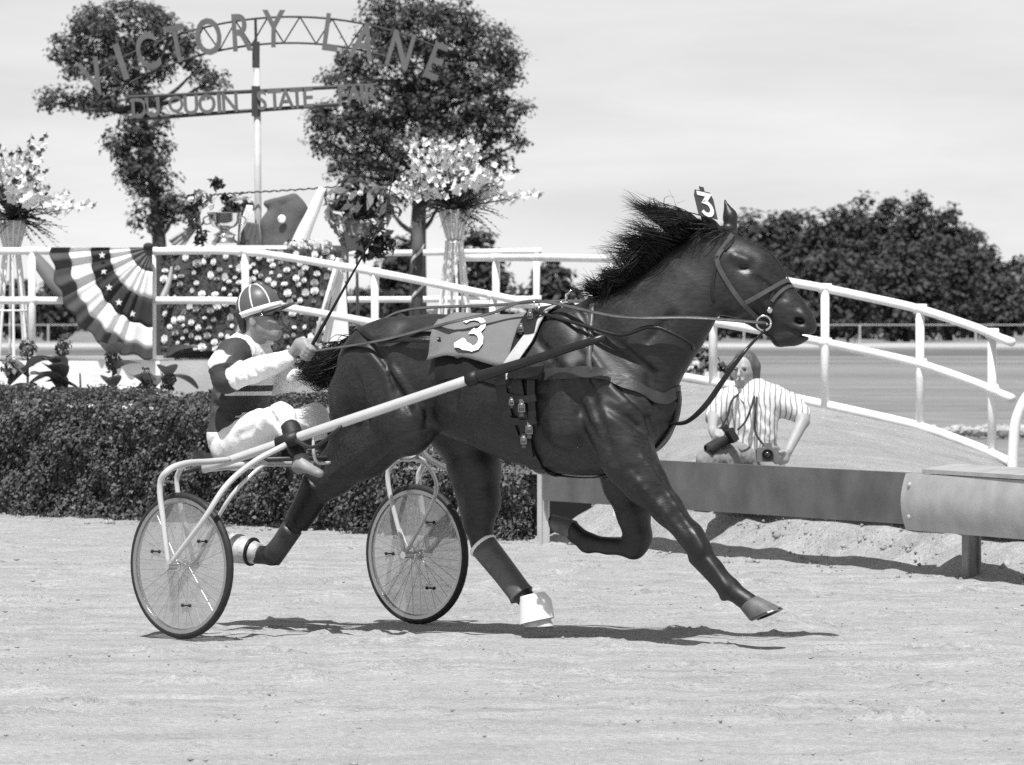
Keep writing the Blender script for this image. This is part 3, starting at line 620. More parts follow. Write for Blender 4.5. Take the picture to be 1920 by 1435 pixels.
def flower_stand(cx, cy, Y, feet, label, n, spread, seed):
    r = np.random.default_rng(seed); c = W(cx, cy, Y); t = thing("flower_stand", Vector((c.x, c.y, 1.12)), label, "flower stand")
    top, bot = c.z - .10, 1.12; rb = .20
    for i in range(8):                                                # splayed white slats of the stand
        a = 2 * math.pi * i / 8 + .2; d = Vector((math.cos(a), math.sin(a), 0)); MB().tube([Vector((c.x, c.y, bot)) + d * rb, Vector((c.x, c.y, top)) + d * .075], .014, 6).build("stand_slat", mPaint, t)
    for z, rr_ in ((bot + (top - bot) * .45, .15), (top - .02, .085)): MB().tube([Vector((c.x + rr_ * math.cos(a), c.y + rr_ * math.sin(a), z)) for a in np.linspace(0, 6.283, 17)], .010, 6).build("stand_hoop", mPaint, t, True)
    mb = MB(); mb.lathe(Vector((c.x, c.y, top)), [(.07, 0), (.10, .1), (.135, .24), (.15, .30), (.13, .30), (.10, .22)], 18); mb.build("basket", M("basket_white", .55, .8, .3, 25, bump=.5, bscale=30), t, True)
    for i in range(14): a = 2 * math.pi * i / 14; d = Vector((math.cos(a), math.sin(a), 0)); MB().tube([Vector((c.x, c.y, top + .02)) + d * .078, Vector((c.x, c.y, top + .30)) + d * .156], .007, 5).build("basket_slat", mPaint, t)
    m0 = Vector((c.x, c.y, top + .28)); mb = MB()
    for i in range(70):
        a = r.uniform(0, 6.283); el_ = r.uniform(-.35, 1.1); fern(mb, m0 + Vector((0, 0, r.uniform(-.02, .1))), (math.cos(a) * math.cos(el_), math.sin(a) * math.cos(el_), math.sin(el_)), r.uniform(.28, .62), r.uniform(.035, .07), 10, r.uniform(.1, .5))
    o = mb.build("fern", mFern, t); o['kind'] = "stuff"
    for i in range(n):
        a = r.uniform(0, 6.283); el_ = r.uniform(.18, 1.45); d = Vector((math.cos(a) * math.cos(el_) * spread, math.sin(a) * math.cos(el_), math.sin(el_))).normalized(); k = r.choice([0, 0, 0, 1, 1, 2])
        o = link("flower_spike", GLAD[k], t); o.location = m0 - t.location + d * r.uniform(-.05, .22) + Vector((0, 0, .03)); q = d.to_track_quat('Z', 'Y').to_euler(); o.rotation_euler = q; s = r.uniform(.75, 1.15); o.scale = (s * 1.15, s * 1.15, s)
    return t
flower_stand(852, 432, 50.8, None, "tall spray of white gladioli and ferns in a slatted basket stand behind the railing slope", 62, 1.3, 1)
flower_stand(22, 452, 51.2, None, "spray of white gladioli in a slatted white stand beside the bunting", 46, 1.0, 2)
# flower blanket draped over a rack on the platform
Yb = 50.9; fb = thing("flower_blanket", W(470, 660, Yb), "dark blanket covered with white roses hanging behind the railing", "flower blanket")
def blp(u, v, off=0): return W(302 + 338 * u, 468 + 192 * v, Yb - .22 * v + .03 * math.sin(u * 14 + v * 3) + .02 * math.sin(v * 11 + u * 20) - off)
nu, nv = 60, 30; mb = MB(); mb.add([blp(i / nu, j / nv) for j in range(nv + 1) for i in range(nu + 1)], [(j * (nu + 1) + i, j * (nu + 1) + i + 1, (j + 1) * (nu + 1) + i + 1, (j + 1) * (nu + 1) + i) for j in range(nv) for i in range(nu)])
o = mb.build("blanket", M("blanket_cloth", .05, .9, .4, 9, bump=.3, bscale=30), fb, True); sdm = o.modifiers.new("thickness", 'SOLIDIFY'); sdm.thickness = .015; sdm.offset = -1
mb = MB(); mb.loft([[W(x, y, Yb + d) for x, y in ((306, 470), (636, 470), (636, 672), (306, 672))] for d in (.12, .16)]); mb.build("rack", M("rack_wood", .12, .8), fb)
n = 2600; uu, vv = rf.uniform(0, 1, n), rf.uniform(0, 1, n); P = np.array([blp(a, b, .015) for a, b in zip(uu, vv)]); V, Q = leaves(P, np.tile([0, -1.0, .3], (n, 1)), .045, rf, .5); o = npmesh("greenery", V, Q, mFern, fb, fb.location); o['kind'] = "stuff"
pts = []
while len(pts) < 190:
    p = (rf.uniform(.01, .99), rf.uniform(.02, .98))
    if all(abs(p[0] - q[0]) * 338 + abs(p[1] - q[1]) * 192 > 15 for q in pts): pts.append(p)
for i, (a, b) in enumerate(pts):
    o = link("rose", ROSE[0 if rf.uniform() < .66 else 1], fb); o.location = blp(a, b, .03) - fb.location; o.rotation_euler = Vector((rf.normal(0, .25), -1, .35 + rf.normal(0, .2))).to_track_quat('Z', 'Y').to_euler(); s = rf.uniform(.022, .046); o.scale = (s * rf.uniform(.75, 1.2), s * rf.uniform(.75, 1.2), s * rf.uniform(.6, 1.3))
for (x0, y0, x1, y1, w) in ((322, 500, 305, 560, .05), (470, 520, 445, 640, .06)):
    mb = MB(); P = cat([W(x0, y0, Yb - .12), W((x0 + x1) / 2 + 3, (y0 + y1) / 2, Yb - .2), W(x1, y1, Yb - .28)], 14); mb.ribbon(P, [Vector((.2, -1, .1)).normalized()] * 14, [w * (.5 + i / 14) for i in range(14)], .003); mb.build("ribbon", M("satin_grey", .30, .5, .1, 8), fb, True)
# display table with the trophy and the winner's cooler
tb = thing("display_table", W(520, 670, 51.6), "long table under a pale cloth behind the flower blanket, carrying the trophy", "table")
tz = HC - (462 - PY0) * 51.6 / FPX; Rx = lambda x: W(x, 0, 51.6).x
MB().box(Vector(((Rx(330) + Rx(650)) / 2, 51.6, tz - .02)), ((Rx(650) - Rx(330)) / 2, .3, .02)).build("table_top", M("table_wood", .2), tb)
for x in (335, 645):
    for dy in (-.25, .25): MB().box(Vector((Rx(x), 51.6 + dy, (tz + 1.1) / 2 - .02)), (.025, .025, (tz - 1.1) / 2)).build("leg", M("table_wood", .2), tb)
mb = MB(); nn = 50; rings = []
for i in range(nn + 1):
    x = Rx(330) - .01 + (Rx(650) - Rx(330) + .02) * i / nn; f_ = .015 * math.sin(i * 1.3); rings.append([Vector((x, y, z)) for y, z in ((51.28 - .03 + f_, tz - .35), (51.28, tz + .004), (51.92, tz + .004), (51.95 - f_, tz - .35))])
mb.loft(rings, closed=False); mb.build("table_cloth", M("table_cloth", .6, .85, .06, 8), tb, True)
c = W(421, 458, 51.5); c.z = tz + .006
tp = thing("trophy_bowl", c, "wide silver trophy bowl on a ringed foot standing on the display table", "trophy"); k = 51.5 / FPX
MB().lathe(c, [(.0, .0), (24 * k, 0), (24 * k, 8 * k), (19 * k, 12 * k), (19 * k, 18 * k), (22 * k, 20 * k), (16 * k, 23 * k), (9 * k, 27 * k), (11 * k, 31 * k)], 24).build("foot", M("silver", .65, .2, metal=1), tp, True)
MB().lathe(c, [(11 * k, 31 * k), (22 * k, 36 * k), (29 * k, 46 * k), (31 * k, 60 * k), (33 * k, 62 * k), (30 * k, 61 * k), (27 * k, 48 * k), (18 * k, 40 * k), (.001, 37 * k)], 28).build("bowl", M("silver", .65), tp, True)
for s in (-1, 1): MB().tube([c + Vector((s * 30 * k, 0, 56 * k)), c + Vector((s * 40 * k, 0, 50 * k)), c + Vector((s * 36 * k, 0, 40 * k)), c + Vector((s * 25 * k, 0, 42 * k))], .008, 6, 14).build("handle", M("silver", .65), tp, True)
# folded dark blanket on a stand, round badge
ck_ = thing("winners_blanket", W(530, 458, 51.7), "dark peaked horse blanket with a round badge, draped on a stand", "blanket")
F = Field(W(480, 470, 52.1) - Vector((.1, .5, .1)), W(585, 350, 51.5) + Vector((.15, .6, .1)), .014); q = lambda x, y, d=0: W(532 + (x - 532) * 1.18, 458 + (y - 458) * 1.12, 51.7 + d)
F.cone(q(552, 388), q(558, 405), .05, .08, .05, (0, 1, 0), .7); F.chain([q(520, 400), q(512, 425), q(512, 455)], [.07, .09, .10], .06, (0, 1, 0), .7); F.chain([q(550, 400), q(545, 430), q(535, 455)], [.10, .11, .12], .06, (0, 1, 0), .7); F.cone(q(505, 390), q(548, 378), .035, .03, .05)
for x0, y0, x1, y1 in ((545, 395, 515, 440), (530, 392, 500, 430), (560, 410, 540, 455)): F.cone(q(x0, y0, -.10), q(x1, y1, -.12), .016, .014, .03, sub=True)
V, Q = F.mesh(2); npmesh("cover", V, Q, [M("cooler_cloth", .10, .85, .15, 6, bump=.2, bscale=30)], ck_, ck_.location, True)
cb = q(529, 416, -.115); MB().lathe(cb, [(.0, 0), (.040, 0), (.042, .006), (.03, .012), (.0, .012)], 20, Vector((0, -1, .1)).to_track_quat('Z', 'Y').to_matrix()).build("badge", M("badge_white", .75, .5, .4, 30), ck_, True)
MB().tube([q(530, 470), q(532, 400)], .02, 8).build("stand", mStem, ck_)
# satin sash standing beside it
mb = MB(); P = cat([W(605, 352, 51.45), W(590, 390, 51.4), W(572, 430, 51.4), W(560, 462, 51.4)], 20); mb.ribbon(P, [Vector((.15 * math.sin(i * .5), -1, .2)).normalized() for i in range(20)], [.07 + .10 * (i / 19) ** .8 for i in range(20)], .004)
o = mb.build("satin_sash", M("white_satin", .82, .4, .04, 8), None, True, W(560, 462, 51.4)); tag(o, "wide white satin sash hanging slantwise beside the dark blanket", "sash")
gl = MB(); P = cat([W(392, 366, 51.9), W(450, 362, 51.9), W(540, 357, 51.9), W(640, 350, 51.9)], 60); gl.tube([p + Vector((0, 0, .006 * math.sin(i * 1.9))) for i, p in enumerate(P)], [.006 + .004 * abs(math.sin(i * 1.3)) for i in range(60)], 6)
o = gl.build("garland", M("garland_green", .04, .8), None, True, P[0]); tag(o, "thin dark garland rope stretched above the trophy and blanket", "garland")
def cluster(name, label, cat_, cx, cy, Y, rx, ry, nl, nr, ls, seed, stem_to=None, white=.7):
    r = np.random.default_rng(seed); c = W(cx, cy, Y); base = Vector((c.x, c.y, stem_to if stem_to is not None else c.z - ry * Y / FPX)); t = thing(name, base, label, cat_); k = Y / FPX
    d = r.normal(0, 1, (nl, 3)); d /= np.linalg.norm(d, axis=1)[:, None]; sub_ = r.normal(0, .55, (9, 3)) * np.array([rx, .5 * rx, ry]) * k; P = np.array(c) + sub_[r.integers(0, 9, nl)] + d * np.array([rx, .6 * rx, ry]) * k * r.uniform(.1, .55, (nl, 1)); V, Q = leaves(P, d + np.array([0, -.3, .3]), ls, r, .42); o = npmesh("foliage", V, Q, mFern, t, t.location); o['kind'] = "stuff"
    nl2 = nl // 5; d2 = r.normal(0, 1, (nl2, 3)); d2 /= np.linalg.norm(d2, axis=1)[:, None]; V, Q = leaves(np.array(c) + d2 * np.array([rx, .6 * rx, ry]) * k, d2, ls * 1.2, r, .4); o = npmesh("pale_foliage", V, Q, mFernL, t, t.location); o['kind'] = "stuff"
    for i in range(nr):
        dd = r.normal(0, 1, 3); dd[1] = -abs(dd[1]); dd /= np.linalg.norm(dd); o = link("flower", ROSE[0 if r.uniform() < white else 1], t); o.location = Vector(np.array(c) + dd * np.array([rx, .6 * rx, ry]) * k * .98) - t.location; o.rotation_euler = Vector((dd[0], dd[1] - .4, dd[2] + .2)).to_track_quat('Z', 'Y').to_euler(); s = r.uniform(.022, .042); o.scale = (s, s, s)
    for i in range(3): MB().tube([base + Vector((r.normal(0, .03), r.normal(0, .03), 0)), c], .008, 5).build("stem", mStem, t)
    return t
cluster("flower_bunch", "leafy flower bunch with pale blooms between the satin sash and the gladioli", "flowers", 668, 392, 51.2, 62, 52, 620, 18, .13, 5, 1.14)
cluster("flower_bunch", "small bunch of dark lilies and leaves left of the trophy, by the slim tree trunk", "flowers", 372, 392, 51.3, 26, 34, 160, 6, .10, 6, tz)
cluster("flower_bunch", "dark leafy bunch behind the trophy bowl against the sky", "flowers", 450, 385, 51.9, 26, 20, 150, 3, .09, 7, tz)
cluster("flower_bunch", "row of small white blooms lying on the table edge below the satin sash", "flowers", 575, 460, 51.25, 44, 7, 90, 22, .05, 8, tz, .85)
for (x0, y0, x1, y1, lb) in ((365, 400, 410, 350, "dark sword-shaped leaf spray pointing up beside the garland"),):
    t = thing("leaf_spray", W(x0, y0 + 20, 51.4), lb, "leaves"); mb = MB()
    for i in range(7): fern(mb, W(x0, y0, 51.4), (.5 + rf.normal(0, .35), rf.normal(0, .2), .6 + rf.normal(0, .25)), .26 + rf.uniform(-.06, .05), .035, 8, .1)
    mb.build("fronds", mFern, t)
# cloths draped over the table and the flower bunch's wrapping
for nm, lb, ct_, pts, wd_, v_, Yc in (("draped_cloth", "white cloth falling in folds between the trophy and the sign pole", "cloth", [(468, 385), (464, 420), (466, 462)], (.06, .13, .15), .78, 51.75), ("draped_cloth", "dark grey cloth bunched below the white one beside the trophy", "cloth", [(474, 418), (470, 440), (468, 464)], (.12, .19, .20), .10, 51.62),
                              ("flower_wrapping", "pale grey paper cone wrapped under the leafy flower bunch by the sash", "wrapping", [(660, 470), (664, 440), (668, 412)], (.10, .20, .32), .30, 51.15), ("draped_cloth", "pale cloth hanging in a loop below the gladioli beside the dark post", "cloth", [(700, 420), (672, 446), (640, 462)], (.10, .22, .14), .45, 51.3), ("pale_leaf_fold", "folded pale grey drape beside the slim tree trunk below the lilies", "cloth", [(372, 418), (350, 440), (326, 462)], (.05, .10, .16), .38, 51.35)):
    c_ = W(*pts[0], Yc); P = cat([W(x, y, Yc) for x, y in pts], 14); ww = np.interp(np.linspace(0, 1, 14), [0, .5, 1], wd_); rings = []
    for i, p_ in enumerate(P):
        tdir = (P[min(i + 1, 13)] - P[max(i - 1, 0)]).normalized(); sdv = tdir.cross(Vector((0, 1, 0))).normalized(); rings.append([p_ + sdv * ww[i] * (a_ / 12 - .5) + Vector((0, .022 * math.sin(a_ * 1.9 + i * .25) * (i + 3) / 14, 0)) for a_ in range(13)])
    mb = MB(); mb.loft(rings, closed=False); o = mb.build(nm, M("drape_%d" % int(v_ * 100), v_, .8, .08, 8), None, True, c_); sdm = o.modifiers.new("thickness", 'SOLIDIFY'); sdm.thickness = .004; tag(o, lb, ct_)
# white easel board beside the flower blanket
es = thing("easel_board", W(625, 660, 50.3), "white board on a striped easel leg between the flower blanket and the sloping railing", "board")
mb = MB(); mb.loft([[W(x, y, 50.4 + d) for x, y in ((634, 488), (648, 535), (655, 648), (604, 640), (622, 560))] for d in (0, .02)]); mb.build("board", M("board_white", .8, .7, .08, 6), es)
for x0, x1, w, mt in ((634, 588, .018, mPaint), (640, 596, .012, M("leg_grey", .25))): MB().tube([W(x0, 484, 50.33), W((x0 + x1) / 2, 562, 50.3), W(x1, 645, 50.25)], w, 8).build("easel_leg", mt, es, True)
MB().tube([W(640, 490, 50.5), W(650, 662, 50.9)], .014, 8).build("easel_leg", mPaint, es)
# dark post with a white ribbon behind the slope
dp = thing("draped_post", Vector((W(783, 0, 51.2).x, 51.2, 1.10)), "dark post wound with a pale ribbon beside the gladiolus stand", "post")
p0 = W(783, 415, 51.2); MB().tube([Vector((p0.x, 51.2, 1.10)), p0], .055, 12).build("post", M("post_brown", .075, .8, .3, 10), dp, True)
mb = MB(); P = [Vector((p0.x + .062 * math.cos(a), 51.2 + .062 * math.sin(a), 1.15 + (p0.z - 1.2) * a / 22)) for a in np.linspace(0, 22, 90)]; mb.ribbon(P, [Vector((math.cos(a), math.sin(a), 0)) for a in np.linspace(0, 22, 90)], .03, .003); mb.build("ribbon", M("pale_ribbon", .55, .5), dp, True)

# ------------------------------------------------------------------ canna plants between hedge and platform
rc = np.random.default_rng(12)
def canna(px, py, label, nleaf, fl, Y=43.6):
    c = W(px, py, Y); base = Vector((c.x, c.y, 0)); t = thing("canna_plant", base, label, "plant", "canna plants in front of the platform wall"); h = c.z
    MB().tube([base, base + Vector((rc.normal(0, .02), 0, h * .6)), c], [.016, .014, .008], 7, 8).build("stem", mStem, t, True)
    for i in range(nleaf + 3):
        z = h * (.36 + .34 * i / max(1, nleaf - 1)); a = rc.uniform(0, 6.283); d = Vector((math.cos(a), math.sin(a) * .6 - .2, .55)).normalized(); L_ = rc.uniform(.28, .42); w = L_ * .27; s = d.cross(Vector((0, 0, 1))).normalized(); mb = MB(); rings = []
        for k in range(8):
            u = k / 7; p = base + Vector((0, 0, z)) + d * L_ * u + Vector((0, 0, -.30 * L_ * u * u)); ww = w * math.sin(math.pi * min(1, .06 + u * .94)) ** .7 + .002; rings.append([p - s * ww + Vector((0, 0, ww * .35)), p, p + s * ww + Vector((0, 0, ww * .35))])
        mb.loft(rings, closed=False); mb.build("leaf", M("canna_leaf", .13, .4, .3, 5, spec=.5, trans=.15), t, True)
    if fl:
        P = rc.normal(0, 1, (70, 3)); P /= np.linalg.norm(P, axis=1)[:, None]; q = np.array(c) + P * np.array([.075, .075, .105]) * rc.uniform(.4, 1, (70, 1)); V, Q = leaves(q, P, .055, rc, .7); npmesh("bloom", V, Q, M("canna_bloom", .13, .6, island=.5, trans=.2), t, t.location)['kind'] = "stuff"
for px, py, nl_, fl, lb in ((18, 690, 7, 1, "canna with a low flower head beside the slatted flower stand"), (52, 655, 7, 1, "tall canna with a bushy flower head beside the flower stand's feet"), (118, 650, 8, 1, "tallest canna with broad leaves under the bunting's outer band"), (150, 700, 7, 0, "broad-leaved canna without a bloom beneath the bunting"),
                            (212, 678, 4, 1, "slender canna with one round head against the white wall"), (275, 712, 5, 1, "short canna with a large round head below the bunting's post"), (316, 715, 3, 1, "small canna with a little round head right of the bunting's post"), (100, 725, 7, 0, "low leafy canna crowded at the hedge top under the bunting"), (190, 732, 6, 0, "low canna leaves just above the hedge left of the slender stem"), (370, 738, 4, 0, "small canna leaves close behind the driver's back"), (-20, 700, 6, 1, "canna at the end of the row behind the hedge")):
    canna(px, py, lb, nl_, fl)

# ------------------------------------------------------------------ behind the ramp: stones and a flower bed
sb = thing("stone_border", on_ground(1760, 800), "row of rough pale stones edging the infield below the ramp railing", "stone border"); Ys = 15112 / (803 - 592)
for i in range(34):
    px = 1612 + i * 9.6 + rc.normal(0, 2); c = W(px, 796 + rc.normal(0, 2.5), 68 + rc.normal(0, .4)); c.z = .0; r_ = rc.uniform(.055, .10); mb = MB(); mb.ell(c + Vector((0, 0, r_ * .5)), (r_ * 1.25, r_, r_ * .9), 8, 6, Matrix.Rotation(rc.uniform(0, 3), 3, 'Z'))
    mb.v = [(v[0] + rc.normal(0, r_ * .10), v[1] + rc.normal(0, r_ * .1), v[2] + rc.normal(0, r_ * .10)) for v in mb.v]; mb.build("stone", M("pale_stone", .40, .9, .25, 12, bump=.4, bscale=20), sb)
cluster("flower_bed", "small bed of pale flowers behind the ramp railing by the horse's chest", "flowers", 1312, 690, 50, 34, 22, 200, 22, .09, 9, .7, .6)
p = W(1335, 704, 49.5); mb = MB(); mb.box(p, (.07, .012, .035)); mb.box(p - Vector((0, -.02, .15)), (.012, .01, .18)); tag(mb.build("small_sign", mPaint, None, False, p - Vector((0, 0, .3))), "small blank white name board standing in the flower bed", "sign")
# ------------------------------------------------------------------ the horse
HF = Frame(0.0, 25.0, 30.0)                       # trotting towards the right and a little towards the camera
def hp(px, py, ly): return HF.loc(HF.p(px, py, ly))
U = 1 / 392.0                                     # metres per photo pixel at the horse
LAT = (0, 1, 0)
def horse_body():
    F = Field((-1.70, -0.45, 0.02), (1.75, 0.80, 2.16), 0.0105)
    # trunk: stations along the spine (x, top, bottom, half width, narrowing of the upper half)
    st = np.array([(-.90, 1.36, 1.16, .03, .0), (-.84, 1.45, 1.05, .15, .05), (-.74, 1.505, 1.0, .215, .1), (-.6, 1.545, 1.0, .255, .12), (-.45, 1.56, 1.01, .265, .15),
                   (-.25, 1.55, .93, .275, .12), (0, 1.54, .845, .285, .1), (.2, 1.565, .80, .275, .18), (.38, 1.60, .785, .255, .35), (.52, 1.59, .79, .235, .4),
                   (.66, 1.50, .84, .215, .3), (.78, 1.36, .92, .17, .1), (.86, 1.22, 1.02, .06, 0)])
    xs = np.linspace(st[0, 0], st[-1, 0], 200)
    d = [np.interp(xs, st[:, 0], st[:, i]) for i in range(1, 5)]
    ker = np.hanning(19); ker /= ker.sum(); d = [np.convolve(np.pad(q, 9, 'edge'), ker, 'valid') for q in d]
    def trunk(X, Y, Z):
        x = np.clip(X, xs[0], xs[-1]); tp, bt, b, e = [np.interp(x, xs, q) for q in d]
        c = (tp + bt) / 2; a = np.maximum((tp - bt) / 2, .02); w = (Z - c) / a
        b = np.maximum(b, .02) * (1 - e * np.clip(w, 0, 1)) * (1 - .10 * np.clip(-w, 0, 1))
        q = (np.abs(Y / b) ** 2.2 + np.abs(w) ** 2.2) ** (1 / 2.2)
        return (q - 1) * np.minimum(a, b) * .8 + np.abs(X - x)
    F.put(trunk, (-1.0, -.5, .6), (1.0, .5, 1.8), .02)
    for sgn in (-1, 1):                           # haunch, shoulder and chest muscle on both sides
        F.ell((-.58, sgn * .155, 1.30), (.25, .125, .24), .06)
        F.ell((-.74, sgn * .12, 1.18), (.14, .10, .22), .05)
        F.cone((.36, sgn * .10, 1.46), (.68, sgn * .125, 1.09), .09, .115, .10)
        F.cone((.42, sgn * .19, 1.28), (.42, sgn * .19, 1.02), .09, .10, .05)
        F.ell((.70, sgn * .08, 1.05), (.11, .09, .13), .07)
        F.ell((-.36, sgn * .17, 1.42), (.12, .10, .09), .05)
    # neck
    nk = [hp(1165, 672, 0), hp(1192, 650, .0), hp(1255, 590, .03), hp(1290, 545, .06), hp(1322, 505, .09)]
    F.chain(nk, [.275, .265, .20, .165, .135], .05, LAT, .52)
    F.chain([hp(1120, 590, 0), hp(1200, 545, .01), hp(1262, 490, .05), hp(1325, 446, .09)], [.07, .05, .04, .045], .05)
    # head, turned back to nearly broadside
    Yh = HF.p(1340, 470, .10).y
    def hd(px, py, dy=0.0): return HF.loc(W(px, py, Yh - (px - 1340) * .00035 + dy))
    latw = (HF.l.x * 0 + HF.f.y * 0, 0, 0)
    wl = HF.loc(HF.o + Vector((.12, 1, 0)).normalized()); wl = (wl.x, wl.y, 0)
    F.cone(hd(1345, 478), hd(1402, 530), 54 * U, 62 * U, .04, wl, .62)
    F.cone(hd(1402, 530), hd(1466, 584), 62 * U, 41 * U, .04, wl, .58)
    F.cone(hd(1466, 584), hd(1492, 610), 40 * U, 36 * U, .03, wl, .72)
    F.cone(hd(1505, 598), hd(1513, 611), 19 * U, 15 * U, .03, wl, 1.25); F.cone(hd(1534, 632), hd(1496, 627), .0075, .005, .008, wl, 9.0, sub=True)
    F.cone(hd(1488, 636), hd(1462, 637), 11 * U, 15 * U, .025, wl, 1.3)
    F.cone(hd(1400, 580), hd(1448, 618), 22 * U, 15 * U, .03, wl, .9)
    for s in (-1, 1):
        F.ell(hd(1376, 548, s * .055), (.115, .045, .115), .03)                  # jowl
        F.cone(hd(1402, 520, s * .082), hd(1452, 566, s * .058), .016, .010, .025)   # cheek bone ridge
        F.cone(hd(1378, 482, s * .085), hd(1400, 490, s * .088), .018, .014, .03)   # brow
        F.ell(hd(1396, 500, s * .102), (.028, .018, .017), .014, sub=True); F.cone(hd(1384, 494, s * .092), hd(1404, 497, s * .092), .010, .008, .012)            # eye socket
        F.ell(hd(1499, 602, s * .058), (.027, .034, .019), .010, sub=True)            # nostril
        F.cone(hd(1502, 588, s * .055), hd(1514, 600, s * .052), .013, .012, .02); F.cone(hd(1490, 612, s * .056), hd(1506, 617, s * .054), .011, .010, .02)
        F.cone(hd(1518, 630, s * .05), hd(1468, 616, s * .058), .010, .008, .012, sub=True)  # mouth
        F.cone(hd(1420, 520, s * .085), hd(1470, 560, s * .06), .006, .004, .02, sub=True)
    # ears
    F.chain([hd(1352, 446, -.05), hd(1332, 424, -.06), hd(1314, 402, -.065)], [.034, .030, .008], .025)
    F.chain([hd(1370, 432, .05), hd(1369, 405, .05), hd(1361, 379, .055)], [.034, .030, .007], .025)
    F.cone(hd(1363, 392, .05), hd(1359, 376, .055), .014, .007, .01)
    # near hind, driving off behind
    F.cone(hp(705, 690, -.12), hp(760, 790, -.16), .185, .135, .07)
    F.cone(hp(765, 785, -.17), hp(770, 815, -.17), .125, .10, .05)
    F.chain([hp(748, 800, -.155), hp(690, 850, -.14), hp(625, 898, -.125), hp(590, 930, -.12)], [.135, .108, .078, .062], .05)
    F.cone(hp(660, 740, -.12), hp(650, 820, -.13), .12, .075, .06)
    F.cone(hp(640, 840, -.13), hp(578, 905, -.12), .06, .038, .05)                 # hamstring to the point of the hock
    F.chain([hp(590, 928, -.12), hp(566, 965, -.12), hp(535, 1012, -.12), hp(512, 1040, -.12)], [.062, .050, .040, .048], .025)
    F.chain([hp(510, 1042, -.12), hp(482, 1040, -.12), hp(462, 1030, -.12)], [.050, .042, .046], .02)
    # far hind, swung forward under the belly
    F.cone(hp(790, 720, .12), hp(862, 815, .17), .18, .13, .06)
    F.chain([hp(865, 805, .17), hp(893, 880, .16), hp(903, 940, .15), hp(898, 985, .14)], [.145, .112, .085, .068], .05)
    F.cone(hp(868, 880, .15), hp(882, 978, .14), .07, .036, .04)
    F.chain([hp(898, 985, .14), hp(905, 1018, .14), hp(945, 1070, .13), hp(975, 1110, .13)], [.066, .056, .044, .050], .025)
    F.chain([hp(975, 1110, .13), hp(1000, 1138, .13), hp(1010, 1152, .13)], [.050, .042, .05], .02)
    # near fore, reaching forward
    F.cone(hp(1150, 790, -.19), hp(1180, 865, -.17), .13, .12, .05)
    F.chain([hp(1175, 850, -.17), hp(1210, 905, -.155), hp(1252, 955, -.14), hp(1296, 1008, -.13)], [.125, .098, .068, .056], .045)
    F.cone(hp(1296, 1004, -.13), hp(1312, 1030, -.13), .060, .056, .03)
    F.chain([hp(1310, 1030, -.13), hp(1340, 1066, -.13), hp(1368, 1104, -.13)], [.050, .038, .048], .025)
    F.cone(hp(1300, 1050, -.13), hp(1355, 1105, -.13), .022, .024, .03)
    F.chain([hp(1368, 1104, -.13), hp(1392, 1122, -.13), hp(1404, 1130, -.13)], [.050, .040, .046], .02)
    F.cone(hp(1362, 1112, -.13), hp(1356, 1122, -.13), .022, .016, .02)
    # far fore, folded
    F.chain([hp(1160, 850, .13), hp(1170, 910, .14), hp(1188, 965, .14), hp(1196, 1012, .14)], [.12, .095, .074, .062], .04)
    F.cone(hp(1198, 1005, .14), hp(1188, 1026, .14), .062, .058, .03)
    F.chain([hp(1188, 1026, .14), hp(1140, 1024, .14), hp(1102, 1018, .14)], [.052, .038, .046], .025)
    F.chain([hp(1102, 1018, .14), hp(1080, 1002, .14), hp(1070, 992, .14)], [.048, .040, .045], .02)
    # creases between the muscles
    for a, b, r in (((1092, 690), (1150, 862), .014), ((1062, 720), (1118, 820), .012), ((1010, 640), (1085, 740), .010), ((830, 700), (800, 790), .016), ((1150, 640), (1222, 700), .012), ((1222, 700), (1215, 800), .010),
                    ((700, 640), (770, 770), .010), ((668, 700), (690, 800), .012), ((860, 660), (850, 760), .012), ((1135, 760), (1200, 800), .012), ((1120, 700), (1190, 760), .010), ((1215, 640), (1262, 590), .008), ((1235, 880), (1275, 960), .008), ((1180, 880), (1245, 975), .008)):
        pa, pb = hp(*a, -.30), hp(*b, -.30)
        CREASES.append((a, b, r))
    return F
CREASES = []
HB = horse_body()
V_, Q_ = HB.mesh(2)
BV = BVHTree.FromPolygons([tuple(v) for v in V_], [tuple(map(int, q)) for q in Q_])
camL = HF.loc((0, 0, HC))
def ray_local(px, py):
    q = HF.loc(W(px, py, 25.0)); return (q - camL).normalized()
for a, b, r in CREASES:                            # cut them where they lie on the skin
    pts = []
    for i in range(7):
        h = BV.ray_cast(camL, ray_local(a[0] + (b[0] - a[0]) * i / 6, a[1] + (b[1] - a[1]) * i / 6))
        if h[0] is not None: pts.append(h[0] + h[1] * (r * .30))
    for p, q in zip(pts, pts[1:]):
        if (p - q).length < .12: HB.cone(p, q, r, r, .030, sub=True)
RIDGES = [([(1112, 712), (1160, 742), (1205, 800)], .013), ([(1150, 735), (1195, 775), (1218, 838)], .012), ([(1178, 715), (1215, 760), (1232, 815)], .012), ([(1205, 860), (1245, 915), (1290, 985)], .013), ([(1185, 890), (1235, 950), (1285, 1010)], .011), ([(1416, 548), (1436, 570), (1452, 592)], .007),
          ([(735, 690), (770, 740), (790, 785)], .014), ([(690, 660), (720, 700), (735, 760)], .012), ([(800, 610), (850, 625), (880, 660)], .012), ([(1090, 640), (1125, 690), (1150, 735)], .013), ([(880, 830), (960, 862), (1040, 872)], .009), ([(700, 830), (660, 862), (620, 890)], .012), ([(740, 830), (700, 868), (650, 905)], .010),
          ([(1326, 1050), (1345, 1076), (1362, 1100)], .010), ([(1300, 1000), (1312, 1020), (1318, 1036)], .014), ([(1060, 560), (1090, 600), (1100, 640)], .014)]
